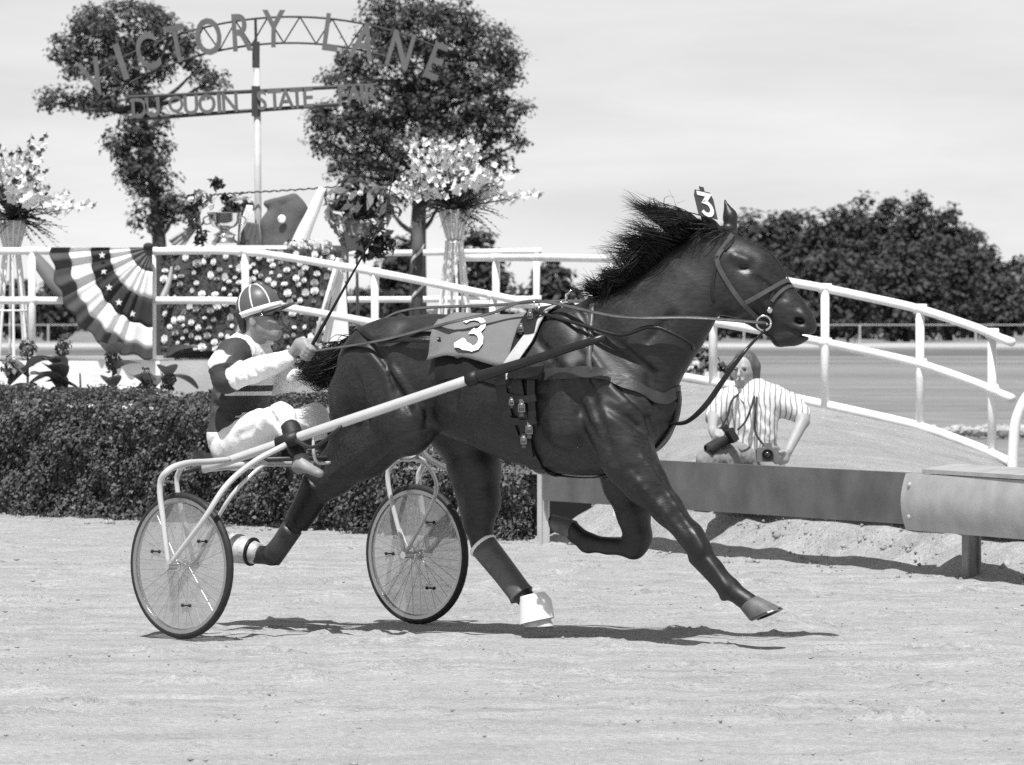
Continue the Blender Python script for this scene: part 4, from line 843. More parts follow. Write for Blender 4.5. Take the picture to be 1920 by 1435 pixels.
for pts_, r in RIDGES:                              # tendons, veins and muscle edges standing out
    P2 = cat([(a, b, 0) for a, b in pts_], 9); q3 = []
    for p in P2:
        h = BV.ray_cast(camL, ray_local(p.x, p.y))
        if h[0] is not None: q3.append(h[0] - h[1] * (r * .45))
    for p, q in zip(q3, q3[1:]):
        if (p - q).length < .12: HB.cone(p, q, r, r, .022)
V_, Q_ = HB.mesh(2)
BV = BVHTree.FromPolygons([tuple(v) for v in V_], [tuple(map(int, q)) for q in Q_])
Hm = np.array([list(HF.f), list(HF.l), [0, 0, 1]])
VW = V_ @ Hm + np.array(HF.o)
BW = BVHTree.FromPolygons([tuple(v) for v in VW], [tuple(map(int, q)) for q in Q_])     # the same skin in the world
mCoat = M("bay_coat", .0145, .42, .60, 2.6, bump=.10, bscale=7.0, spec=.55, stretch=(7, 30, 30), detail=8)
ct = mCoat.node_tree; pb = ct.nodes['Principled BSDF']; src = pb.inputs['Base Color'].links[0].from_socket
# muscle ripple and veins under the skin, and uneven gloss
bmp = [n for n in ct.nodes if n.type == 'BUMP'][0]; ob_ = ct.nodes.new("ShaderNodeTexCoord").outputs['Object']
n_a = ct.nodes.new("ShaderNodeTexNoise"); n_a.inputs['Scale'].default_value = 6; n_a.inputs['Detail'].default_value = 2; ct.links.new(ob_, n_a.inputs['Vector'])
n_v = ct.nodes.new("ShaderNodeTexNoise"); n_v.noise_type = 'RIDGED_MULTIFRACTAL'; n_v.inputs['Scale'].default_value = 5; n_v.inputs['Detail'].default_value = 1.5; ct.links.new(ob_, n_v.inputs['Vector'])
b_a = ct.nodes.new("ShaderNodeBump"); b_a.inputs['Strength'].default_value = .22; b_a.inputs['Distance'].default_value = .035; ct.links.new(n_a.outputs['Fac'], b_a.inputs['Height'])
b_v = ct.nodes.new("ShaderNodeBump"); b_v.inputs['Strength'].default_value = .10; b_v.inputs['Distance'].default_value = .012; ct.links.new(n_v.outputs['Fac'], b_v.inputs['Height']); ct.links.new(b_a.outputs[0], b_v.inputs['Normal']); ct.links.new(b_v.outputs[0], bmp.inputs['Normal'])
r_r = ct.nodes.new("ShaderNodeMapRange"); ct.links.new(n_a.outputs['Fac'], r_r.inputs['Value'])
for k_, q_ in (('From Min', .3), ('From Max', .7), ('To Min', .38), ('To Max', .58)): r_r.inputs[k_].default_value = q_
ct.links.new(r_r.outputs[0], pb.inputs['Roughness'])
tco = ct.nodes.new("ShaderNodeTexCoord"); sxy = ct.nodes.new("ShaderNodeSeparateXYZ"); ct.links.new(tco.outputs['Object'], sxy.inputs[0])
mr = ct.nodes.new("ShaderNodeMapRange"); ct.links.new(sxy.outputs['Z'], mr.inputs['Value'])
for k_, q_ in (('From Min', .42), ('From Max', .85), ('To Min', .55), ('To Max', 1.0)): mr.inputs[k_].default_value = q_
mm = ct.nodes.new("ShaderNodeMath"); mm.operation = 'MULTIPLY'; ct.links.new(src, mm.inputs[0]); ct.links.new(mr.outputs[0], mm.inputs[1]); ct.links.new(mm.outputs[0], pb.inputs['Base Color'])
mDarkLeg = M("dark_leg", .014, .42, .3, 6, bump=.1, bscale=140, spec=.5)
horse = thing("horse", HF.o, "dark bay trotting horse in racing harness, mane and tail blown back", "horse")
# black points: lower legs and muzzle are darker, as on any bay
cen = V_[Q_].mean(1)
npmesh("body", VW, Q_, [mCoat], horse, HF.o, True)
CAM = Vector((0, 0, HC))
def skin(px, py, off=.0):                          # point on the horse's skin seen at a pixel, lifted off by off
    d = (W(px, py, 25) - CAM).normalized(); h = BW.ray_cast(CAM, d)
    if h[0] is None: h = BW.find_nearest(W(px, py, 24.9))
    return h[0] + h[1] * off
def strap(mb, pts, width, off=.008, th=.006, n=None, snap=True):
    n = n or max(8, int(sum((Vector(a) - Vector(b)).length for a, b in zip(pts, pts[1:])) / .03))
    P = cat(pts, n); N = []
    for i, p in enumerate(P):
        h = BW.find_nearest(p); N.append(h[1])
        if snap: P[i] = h[0] + h[1] * off
    for _ in range(2):
        N = [(N[max(i - 1, 0)] + N[i] + N[min(i + 1, n - 1)]).normalized() for i in range(n)]
        if snap: P = [P[0]] + [(P[i - 1] + P[i] * 2 + P[i + 1]) / 4 for i in range(1, n - 1)] + [P[-1]]
    return mb.ribbon(P, N, width, th)
def ring(lx0, lx1, zc, a0, a1, n, off):            # girth line round the trunk: from angle a0 to a1, 0 = top, negative = near side
    out, nr = [], []
    for i in range(n):
        t = i / (n - 1); a = math.radians(a0 + (a1 - a0) * t); lx = lx0 + (lx1 - lx0) * t
        dr = Vector((0, math.sin(a), math.cos(a))); o = Vector((lx, 0, zc)) + dr * (.47 if abs(a) > 1.9 else .8)
        h = BV.ray_cast(o, -dr)
        if h[0] is None: continue
        out.append(HF.w(h[0] + h[1] * off)); nr.append((HF.w(h[1]) - HF.o).normalized())
    return out, nr
# hooves
mHoof = M("hoof_horn", .11, .55, .25, 20, bump=.1, bscale=60)
mShoe = M("horseshoe_iron", .12, .4, metal=1)
mWhite = M("white_leather", .8, .6, .05, 10)
def hoof(heel0, toe0, heel1, toe1, wd0, wd1, mat, name='hoof'):
    mb = MB(); rings = []
    for t in (0, .12, .55, 1.0):
        h = heel0.lerp(heel1, t); q = toe0.lerp(toe1, t); c = (h + q) / 2; fv = (q - h) / 2; ax = ((heel1 + toe1) / 2 - (heel0 + toe0) / 2).normalized(); lat = fv.cross(ax).normalized()
        w = wd0 + (wd1 - wd0) * t + (.003 if t == .12 else 0); rings.append([c + fv * math.cos(a) + lat * w * math.sin(a) for a in [2 * math.pi * j / 20 for j in range(20)]])
    mb.loft(rings); o = mb.build(name, mat, horse, 'auto'); return o, rings
P_ = HF.p
hs = [(P_(1391, 1143, -.13), P_(1419, 1118, -.13), P_(1408, 1164, -.13), P_(1463, 1139, -.13), .050, .062),
      (P_(990, 1150, .13), P_(1022, 1142, .13), P_(985, 1176, .13), P_(1036, 1174, .13), .05, .060),
      (P_(474, 1052, -.12), P_(470, 1014, -.12), P_(442, 1044, -.12), P_(436, 1004, -.12), .050, .060),
      (P_(1072, 1012, .14), P_(1078, 976, .14), P_(1046, 1000, .14), P_(1040, 966, .14), .05, .060)]
for i, a in enumerate(hs):
    o, rg_ = hoof(*a, M('pale_hoof', .5, .6, .2, 20) if i == 1 else mHoof)
    r = rg_[-1]; c = sum(r, Vector()) / len(r); ax = (c - sum(rg_[0], Vector()) / len(r)).normalized()
    mb = MB(); n = 15; R2 = []
    for k in range(n):                              # horseshoe: open at the heel
        a_ = math.radians(-150 + 300 * k / (n - 1)); j = a_ % (2 * math.pi) / (2 * math.pi) * 20; p = r[int(j) % 20].lerp(r[(int(j) + 1) % 20], j % 1)
        q = p.lerp(c, .28); R2.append([p + ax * .001, p + ax * .011, q + ax * .011, q + ax * .001])
    mb.loft(R2); mb.build('horseshoe', mShoe, o)
# boots on the legs
mBoot = M("boot_leather", .10, .45, .2, 12, bump=.15, bscale=40)
mBlackBoot = M("black_boot", .004, .45, .2, 12, bump=.1, bscale=40)
def legboot(pts, rad, mat, name='leg_boot', edge=None):
    o = MB().tube(pts, rad, 16, 10).build(name, mat, horse, True)
    if edge:
        d = (Vector(pts[1]) - Vector(pts[0])).normalized(); R = d.to_track_quat('Z', 'Y').to_matrix(); prof = [(rad[0] * .9, -.004), (rad[0] + .006, -.003), (rad[0] + .008, .006), (rad[0] + .004, .012)]
        MB().lathe(Vector(pts[0]), prof, 18, R).build('boot_edge', edge, o, True)
    return o
legboot([P_(905, 1022, .14), P_(945, 1072, .132), P_(972, 1108, .13), P_(978, 1116, .13)], [.068, .062, .060, .066], mBoot, edge=mWhite)
legboot([P_(600, 905, -.12), P_(578, 945, -.12), P_(556, 982, -.12)], [.086, .074, .064], mBlackBoot)
legboot([P_(548, 990, -.12), P_(528, 1020, -.12), P_(508, 1046, -.12)], [.054, .052, .056], M("brown_boot", .035, .4, .4, 14, bump=.2, bscale=30))
# white bell boot over the far hind hoof
bb = MB(); rings = []
for t, hl, tl in ((0, P_(978, 1120, .13), P_(1018, 1110, .13)), (.35, P_(977, 1136, .13), P_(1031, 1124, .13)), (1, P_(978, 1172, .13), P_(1036, 1158, .13))):
    c = (hl + tl) / 2; fv = (tl - hl) / 2; w = .066 + .014 * t; up = Vector((0, 0, 1)); lat = HF.l
    rings.append([c + fv * math.cos(a) + lat * w * math.sin(a) for a in [2 * math.pi * j / 22 for j in range(22)]])
bb.loft(rings, caps=False); bb.build('bell_boot', M("white_rubber", .82, .5, .04, 12), horse, True)
hb = legboot([P_(488, 1038, -.12), P_(470, 1035, -.12), P_(452, 1030, -.12), P_(436, 1027, -.12)], [.048, .062, .072, .076], M("pale_hoof_boot", .42, .45, .35, 18, bump=.3, bscale=30), 'hoof_boot')
for k_ in (.30,):
    c_ = P_(488, 1038, -.12).lerp(P_(436, 1027, -.12), k_); R_ = (P_(436, 1027, -.12) - P_(488, 1038, -.12)).normalized().to_track_quat('Z', 'Y').to_matrix(); r_ = .058 + .018 * k_
    MB().lathe(c_, [(r_, -.008), (r_ + .008, -.006), (r_ + .008, .006), (r_, .008)], 18, R_).build('boot_strap', mBlackBoot, hb, True)
# eyes
mEye = M("eye_dark", .003, .1, spec=.5)
Yh_ = HF.p(1340, 470, .10).y
for s, nm in ((-1, 'eye'), (1, 'eye')):
    c = W(1395, 499, Yh_ - 55 * .00035 + s * .088)
    MB().ell(c, (.025, .015, .018), 14, 10).build(nm, mEye, horse, True)
# mane: blown back and up, root along the crest
mHair = M("black_hair", .007, .5, .5, 8, spec=.35)
rg = np.random.default_rng(5)
def strands(mb, n, root, tipf, r0, seg=10, sides=3, curl=.03, locks=30):
    LW = [(rg.uniform(0, 6.28, 3), rg.uniform(3.0, 6.5), rg.normal(0, curl, 3)) for _ in range(locks)]
    for i in range(n):
        a, na = root(i); b, mid = tipf(i, a); ph, fq, am = LW[i % locks]; am = am + rg.normal(0, curl * .25, 3); ph = ph + rg.normal(0, .25, 3); pts = []
        for k in range(seg):
            t = k / (seg - 1); p = a * (1 - t) ** 2 + mid * 2 * t * (1 - t) + b * t * t
            pts.append(p + Vector([am[q] * t * math.sin(fq * t + ph[q]) for q in range(3)]))
        w = r0 * rg.uniform(.6, 1.4); mb.tube(pts, [w, w * 1.1, w, w * .7, w * .3, w * .1], sides, caps=False)
crest = cat([P_(1332, 430, .09), P_(1300, 446, .075), P_(1262, 480, .05), P_(1214, 518, .02), P_(1160, 545, .0), P_(1118, 560, 0)], 60)
# outline of the flying mane: for a place u on the crest, how far the tip is thrown (pixels)
LOCKS = []
for i in range(34):
    u = (i + rg.uniform(0, 1)) / 34
    tx = np.interp(u, [0, .2, .45, .7, 1], [1222, 1180, 1128, 1108, 1096]) + rg.normal(0, 16); ty = np.interp(u, [0, .2, .45, .7, 1], [404, 397, 432, 500, 545]) + rg.normal(0, 18)
    LOCKS.append((u, tx, ty, rg.normal(0, .05), rg.uniform(.65, 1.08)))
def mane_root(i):
    k = LOCKS[i % 34]; u = min(1, max(0, k[0] + rg.normal(0, .03))); p = crest[min(59, int(u * 59))]; mane_root.k = k
    return p + Vector((rg.normal(0, .006), rg.normal(0, .012), rg.normal(0, .008) - .005)), None
def mane_tip(i, a):
    k = mane_root.k; s = k[4] * rg.uniform(.45, 1.0) ** .6; wild = 2.6 if rg.uniform() < .12 else 1.0
    px = (a.x * FPX / a.y) + PX0; py = PY0 - (a.z - HC) * FPX / a.y
    b = W(px + (k[1] - px) * s + rg.normal(0, 5 * wild), py + (k[2] - py) * s + rg.normal(0, 6 * wild), a.y + k[3] - .03 + rg.normal(0, .015))
    m = (a + b) / 2 + Vector((.02, k[3] * .6 - .03 + rg.normal(0, .01), .06 * s + rg.normal(.0, .012)))
    return b, m
mb = MB(); strands(mb, 2000, mane_root, mane_tip, .0024, curl=.040, locks=34)
mb.build('mane', mHair, horse, True)
# forelock pulled back under the bridle, and the short hair of the crest
mb = MB()
def lock_root(i): return skin(1352 + rg.uniform(-14, 14), 432 + rg.uniform(-4, 10), 0), None
def lock_tip(i, a):
    b = a + Vector((-.10 + rg.normal(0, .03), rg.normal(0, .02), -.01 + rg.normal(0, .015))); return b, (a + b) / 2 + Vector((0, 0, .02))
strands(mb, 60, lock_root, lock_tip, .003, curl=.02); mb.build('forelock', mHair, horse, True)
# tail: carried back level between the driver's arms
mb = MB()
dock = cat([P_(688, 625, 0), P_(664, 642, -.01), P_(640, 668, -.02), P_(615, 690, -.02)], 20)
mb.tube(dock, [.034, .026, .016, .006], 10)
def tail_root(i):
    tail_root.u = rg.uniform(0, 1); p = dock[int(tail_root.u * 19)]; return p + Vector(rg.normal(0, .012, 3)), None
def tail_tip(i, a):
    k = i % 22; e = (k + .5) / 22
    b = HF.p(556 + 14 * math.sin(k * 2.1) + 55 * e * e + rg.normal(0, 5), 678 + 58 * e + rg.normal(0, 4), .02 + .06 * math.sin(k * 1.3) + rg.normal(0, .012)); b = a + (b - a) * rg.uniform(.6, 1.05)
    return b, (a + b) / 2 + Vector((0, rg.normal(0, .03), -.06 + rg.normal(0, .05)))
strands(mb, 1300, tail_root, tail_tip, .0028, curl=.03, locks=22)
mb.build('tail', mHair, horse, True)
# ------------------------------------------------------------------ harness on the horse
mLea = M("black_leather", .012, .38, .3, 14, bump=.12, bscale=50, spec=.5)
mLeaL = M("highlit_leather", .075, .42, .3, 14, bump=.12, bscale=50, spec=.5)  # leather lightened in colour to stand for highlights on the bridle straps
mPale = M("pale_webbing", .48, .7, .15, 20, bump=.1, bscale=80)
mSteel = M("polished_steel", .75, .18, metal=1)
def thick_poly(pts, w, n_round=0):            # outline of a thick polyline in 2D -> list of quads (2D)
    P = [np.array(p, float) for p in pts]; Lft, Rgt = [], []
    for i in range(len(P)):
        a = P[max(i - 1, 0)]; b = P[min(i + 1, len(P) - 1)]
        d0 = P[i] - a if i else b - P[i]; d1 = b - P[i] if i < len(P) - 1 else d0
        d0 = d0 / (np.linalg.norm(d0) + 1e-9); d1 = d1 / (np.linalg.norm(d1) + 1e-9); t = d0 + d1; t = t / (np.linalg.norm(t) + 1e-9)
        n = np.array((-t[1], t[0])); c = max(.5, abs(np.dot(n, (-d0[1], d0[0])))); Lft.append(P[i] + n * w / 2 / c); Rgt.append(P[i] - n * w / 2 / c)
    return Lft, Rgt
THREE_FLAT = [(-.34, .5), (.32, .5), (-.02, .12)] + [(.02 + .30 * math.cos(a), -.19 + .31 * math.sin(a)) for a in [math.radians(q) for q in (88, 60, 30, 0, -30, -60, -90, -120, -150)]]
THREE_ROUND = [(-.02 + .28 * math.cos(a), .24 + .25 * math.sin(a)) for a in [math.radians(q) for q in (165, 130, 95, 60, 25, -10, -45, -80)]] + \
              [(.0 + .31 * math.cos(a), -.25 + .28 * math.sin(a)) for a in [math.radians(q) for q in (80, 50, 20, -10, -45, -80, -115, -145, -160)]]
def digit(mb, pts, w, mapf, sub=3):
    P = []
    for a, b in zip(pts, pts[1:]):
        for k in range(sub): P.append((a[0] + (b[0] - a[0]) * k / sub, a[1] + (b[1] - a[1]) * k / sub))
    P.append(pts[-1]); l, r = thick_poly(P, w)
    vs = [mapf(q[0], q[1]) for q in l] + [mapf(q[0], q[1]) for q in r]; n = len(l)
    mb.add(vs, [(i, i + n, i + n + 1, i + 1) for i in range(n - 1)])
# number cloth lying over the back
def cloth_pt(lx, z, side, off):               # side -1 near, +1 far; z of the hem line, runs from the spine down
    zc = 1.22; a = math.radians(np.interp(z, [1.22, 1.60], [90, 0])) * side
    dr = Vector((0, math.sin(a), math.cos(a))); h = BV.ray_cast(Vector((lx, 0, zc)) + dr, -dr)
    return h[0] + h[1] * off
def cloth_mesh(lx0, lx1, zhem, off, wave, flare):
    nu, nv = 22, 30; vs, fs = [], []
    for j in range(nv):
        t = j / (nv - 1) * 2 - 1; side = -1 if t < 0 else 1; ang = abs(t)
        for i in range(nu):
            u = i / (nu - 1); lx = lx0 + (lx1 - lx0) * u; z = 1.60 - (1.60 - zhem - .02 * math.sin(u * 5)) * ang
            o = off + flare * ang ** 2 * (1 - u) + wave * ang * (math.sin(u * 9 + 1) * .5 + math.sin(u * 17 + ang * 3) * .35 + .6)
            vs.append(HF.w(cloth_pt(lx, z, side, o)))
    for j in range(nv - 1):
        for i in range(nu - 1): fs.append((j * nu + i, j * nu + i + 1, (j + 1) * nu + i + 1, (j + 1) * nu + i))
    return vs, fs
nc = thing("number_cloth", HF.w((-.1, 0, 1.55)), "grey saddle cloth with a white number 3 on the horse's back", "saddle cloth")
mb = MB(); mb.add(*cloth_mesh(-.30, .13, 1.315, .014, .012, .02))
o = mb.build("cloth", M("grey_cloth", .17, .85, .12, 7, bump=.15, bscale=90), nc, True)
sd = o.modifiers.new("thickness", 'SOLIDIFY'); sd.thickness = .004
for side in (-1, 1):
    mb = MB()
    def mp3(x, y, s=side):
        lx = -.10 + (x * .20) * (-s) * 1.0 - y * .035; ang = .60 - y * .50; u = (lx + .30) / .43
        z = 1.60 - (1.60 - 1.315 - .02 * math.sin(u * 5)) * ang
        o_ = .014 + .02 * ang ** 2 * (1 - u) + .012 * ang * (math.sin(u * 9 + 1) * .5 + math.sin(u * 17 + ang * 3) * .35 + .6)
        return HF.w(cloth_pt(lx, z, s, o_ + .010))
    digit(mb, THREE_ROUND, .155, mp3); mb.build("number", M("white_print", .85, .7), nc, True)
hn = thing("racing_harness", HF.w((.2, 0, 1.6)), "black leather racing harness with girth and breast strap on the horse", "harness")
mb = MB(); mb.add(*cloth_mesh(-.27, .20, 1.23, .006, .004, .0)); o = mb.build("shade_belt_sheet", M("shade_belt_dark", .012, .95, .2, 10), hn, True)  # dark sheet stands in for the shade and belt below the number cloth
def girth(name, lx0, lx1, a0, a1, w, mat, off=.012, th=.007):
    p, n = ring(lx0, lx1, 1.18, a0, a1, 60, off); return MB().ribbon(p, n, w, th).build(name, mat, hn, "auto")
girth("back_strap", .30, .10, -2, -78, .060, mPale, .020); girth("back_strap", .30, .10, 2, 78, .060, mPale, .020)
girth("saddle_tree", .19, .19, -34, 34, .10, mLea, .022, .02)
girth("girth", .16, .22, -60, -180, .075, mLea, .012, .010); girth("girth", .16, .22, 60, 180, .075, mLea, .012, .010)
girth("wrap_strap", .10, .16, -70, -130, .055, mLea, .026, .010)
mb = MB(); strap(mb, [skin(968, 700), skin(1040, 702), skin(1110, 698), skin(1180, 722), skin(1240, 748), HF.w((.87, 0, 1.19)), HF.w((.80, .15, 1.20)), HF.w((.55, .25, 1.24)), HF.w((.2, .29, 1.28))], .055, .010, .008)
mb.build("breast_strap", M("breast_leather", .04, .42, .3, 14, bump=.12, bscale=50), hn, "auto")
mb = MB(); strap(mb, [HF.w((.87, 0, 1.19)), HF.w((.85, 0, 1.05)), HF.w((.7, 0, .85)), HF.w((.45, 0, .79)), HF.w((.22, 0, .80))], .04, .010, .007); mb.build("martingale_strap", mLea, hn, True)
mb = MB(); strap(mb, [skin(1112, 572), skin(1106, 640), skin(1108, 700)], .026, .010); strap(mb, [HF.w(Vector((HF.loc(skin(1112, 572)).x, .05, 1.6))), HF.w((.45, .25, 1.4)), HF.w((.45, .26, 1.25))], .026, .010); mb.build("neck_strap", mLeaL, hn, True)
mb = MB(); strap(mb, [skin(826, 640), skin(800, 640), skin(760, 640), skin(705, 642), HF.w((-.86, 0, 1.44))], .022, .03); mb.build("crupper_strap", mLea, hn, True)
# tug, buckles and loops where the shaft is carried
for pts, w, of in (([(968, 690), (978, 740), (988, 800), (996, 850)], .050, .024), ([(1000, 700), (1000, 750), (1004, 800)], .040, .022), ([(955, 742), (980, 748), (1012, 744)], .035, .034), ([(960, 782), (985, 790), (1014, 786)], .030, .034), ([(960, 700), (985, 704), (1030, 700)], .06, .036)):
    mb = MB(); strap(mb, [skin(*p) for p in pts], w, of, .012); mb.build("tug_strap", mLea, hn, "auto")
for (x, y, sc) in ((986, 762, .8), (1000, 800, .8), (968, 752, .55), (1004, 606, .6), (984, 628, .55), (990, 818, .7)):
    c = skin(x, y, .050); n = (CAM - c).normalized(); R = n.to_track_quat('Z', 'Y').to_matrix()
    mb = MB(); q = [c + R @ (Vector(p) * sc) for p in ((-.018, -.022, 0), (.018, -.022, 0), (.018, .022, 0), (-.018, .022, 0), (-.018, -.022, 0))]; mb.tube(q, .004, 6); mb.build("buckle", M("dull_steel", .32, .3, metal=1), hn, True)
    mb = MB(); mb.ribbon([c + R @ Vector((0, .05 * sc, -.006)), c + R @ Vector((0, .0, .004)), c + R @ Vector((0, -.05 * sc, -.006))], [n] * 3, .026 * sc, .004); mb.build("buckle_strap", mLeaL, hn)
for s in (-1, 1):                            # terrets: the rings that carry the reins
    c = HF.w((.21, s * .13, 1.60)); mb = MB(); mb.tube([c + HF.l * .0 + HF.f * 0 + (HF.l * math.cos(a) + Vector((0, 0, 1)) * math.sin(a)) * .026 for a in [2 * math.pi * j / 14 for j in range(15)]], .004, 6); mb.build("terret", mSteel, hn, True)
mb = MB(); ck = HF.w((.30, 0, 1.60)); mb.tube([ck, ck + Vector((0, 0, .05)), ck + HF.f * .03 + Vector((0, 0, .07))], .007, 6); mb.build("check_hook", mSteel, hn, True)
mb = MB(); strap(mb, [ck + Vector((0, 0, .06)), P_(1150, 535, 0), P_(1214, 512, .02), P_(1268, 468, .05), P_(1322, 430, .09)], .012, .02, .005, snap=False); mb.build("overcheck_rein", mLea, hn, True)

# bridle
br = thing("bridle", HF.p(1355, 430, .05), "black leather racing bridle with steel bit rings on the horse's head", "bridle")
def bstrap(name, pts, w=.018, mat=mLea, off=.006, th=.005):
    mb = MB(); strap(mb, [skin(*p) if len(p) == 2 else Vector(p) for p in pts], w, off, th); return mb.build(name, mat, br, "auto")
Yh0 = HF.p(1340, 470, .10).y
def fa(px, py, dy): return W(px, py, Yh0 - (px - 1340) * .00035 + dy)
bstrap("cheek_piece", [(1372, 440), (1352, 470), (1343, 490), (1365, 530), (1395, 572), (1428, 603)], .022, mLeaL)
bstrap("crown_piece", [(1372, 440), fa(1366, 425, 0), fa(1360, 440, .06), fa(1362, 490, .11)], .022)
bstrap("brow_band", [(1358, 468), (1378, 446), (1392, 434), fa(1400, 440, .05), fa(1385, 465, .11)], .018)
bstrap("throat_latch", [(1345, 480), (1338, 520), (1334, 560), fa(1345, 585, 0), fa(1350, 560, .08)], .014)
bstrap("nose_band", [(1398, 567), (1425, 552), (1448, 540), (1472, 525), fa(1488, 533, .03), fa(1470, 560, .08), fa(1440, 600, .06)], .020, mLeaL, .010, .008)
bstrap("nose_band", [(1446, 566), (1460, 548), (1482, 536), fa(1496, 545, .03), fa(1475, 580, .08)], .016, mLeaL, .010, .008)
bstrap("head_check", [fa(1388, 428, 0), fa(1440, 460, 0), fa(1466, 498, 0), fa(1484, 530, 0)], .012)
bstrap("bit_strap", [(1450, 545), (1440, 575), (1434, 602)], .016)
for s in (-1, 1):
    c = fa(1432, 606, s * .10 - .0); mb = MB()
    mb.tube([c + Vector((math.cos(a) * .034, 0, math.sin(a) * .034)) for a in [2 * math.pi * j / 20 for j in range(21)]], .006, 8); mb.build("bit_ring", mSteel, br, True)
    MB().ell(fa(1443, 582, s * .092), (.016, .012, .016), 10, 7).build("buckle", mSteel, br, True)
MB().tube([fa(1434, 606, -.10), fa(1452, 612, 0), fa(1434, 606, .10)], .007, 8, 9).build("bit", mSteel, br, True)
# number plate on the head
npl = thing("head_number_plate", fa(1325, 430, -.03), "dark head number plate with a white 3 behind the horse's ear", "number plate")
ang = math.radians(13); pc = fa(1322, 382, -.115)
def plm(x, y, dz=0): return pc + Vector((x * math.cos(ang) + y * math.sin(ang) * -1, dz - x * .12, x * math.sin(ang) * -1 * 1 + y * math.cos(ang)))
hw, hh = .046, .068; ol = [(-hw, -hh), (hw, -hh), (hw * 1.02, hh * .45), (hw * .78, hh * .9), (-hw * .78, hh * .9), (-hw * 1.02, hh * .45)]
mb = MB(); mb.loft([[plm(x, y, d) for x, y in ol] for d in (-.003, .003)]); mb.build("plate", M("dark_plate", .06, .5, .1, 20), npl)
mb = MB(); mb.loft([[plm(x, y, d) for x, y in ((-.012, hh * .9), (.012, hh * .9), (.012, hh * 1.2), (-.012, hh * 1.2))] for d in (-.003, .003)]); mb.build("hook", M("dark_plate", .06), npl)
mb = MB(); digit(mb, THREE_FLAT, .2, lambda x, y: plm(x * .088, y * .100 - .004, -.0065)); mb.build("number", M("white_print", .85), npl)
mb = MB(); strap(mb, [plm(0, -hh, 0), fa(1330, 432, -.06), fa(1338, 442, -.05)], .02, .0, .005, snap=False); mb.build("fixing_strap", mLea, npl)
# lead shank from the bit to the breast strap
sh = MB().tube([fa(1436, 618, -.09), HF.p(1400, 655, -.1), HF.p(1360, 708, -.12), HF.p(1325, 758, -.1), HF.p(1290, 790, -.06), HF.p(1262, 795, -.03), HF.p(1247, 798, 0.02)], [.006, .008, .013, .014, .011, .008, .006], 8, 30)
sh = sh.build("lead_shank", mLea, None, True, fa(1436, 618, -.09)); tag(sh, "slack black strap hanging from the bit to the horse's chest", "strap")

# ------------------------------------------------------------------ the sulky
SF = Frame(-1.03, 25.5, 43.0)
PS = SF.p
TR, WR = .81, .352                                   # half track, wheel radius
sk = thing("sulky", SF.o, "two-wheeled metal racing sulky with spoked bicycle wheels behind the horse", "sulky")
mTube = M("silver_tube", .62, .28, .06, 9, metal=.25, spec=.6)
mTyre = M("tyre_rubber", .022, .6, .3, 30, bump=.1, bscale=90)
mRim = M("rim_alloy", .42, .25, .05, 9, metal=.9)
mSpoke = M("spoke_wire", .5, .3, metal=.9)
mDisc = bpy.data.materials.new("clear_wheel_disc"); mDisc.use_nodes = True
t_ = mDisc.node_tree; b_ = t_.nodes['Principled BSDF']; b_.inputs['Base Color'].default_value = (.36, .36, .36, 1); b_.inputs['Roughness'].default_value = .22
tr_ = t_.nodes.new("ShaderNodeBsdfTransparent"); mx_ = t_.nodes.new("ShaderNodeMixShader"); mx_.inputs[0].default_value = .42
t_.links.new(tr_.outputs[0], mx_.inputs[1]); t_.links.new(b_.outputs[0], mx_.inputs[2]); t_.links.new(mx_.outputs[0], t_.nodes['Material Output'].inputs['Surface'])
def torus(mb, c, R, prof, ly, n=48):                 # revolve a small profile (radial, lateral) about the axle
    rings = []
    for j in range(n + 1):
        a = 2 * math.pi * j / n; rings.append([SF.w((c[0] + (R + p) * math.cos(a), ly + q, c[1] + (R + p) * math.sin(a))) for p, q in prof])
    return mb.loft(rings, caps=False)
def circ(r, n=8): return [(r * math.cos(2 * math.pi * j / n), r * math.sin(2 * math.pi * j / n)) for j in range(n)]
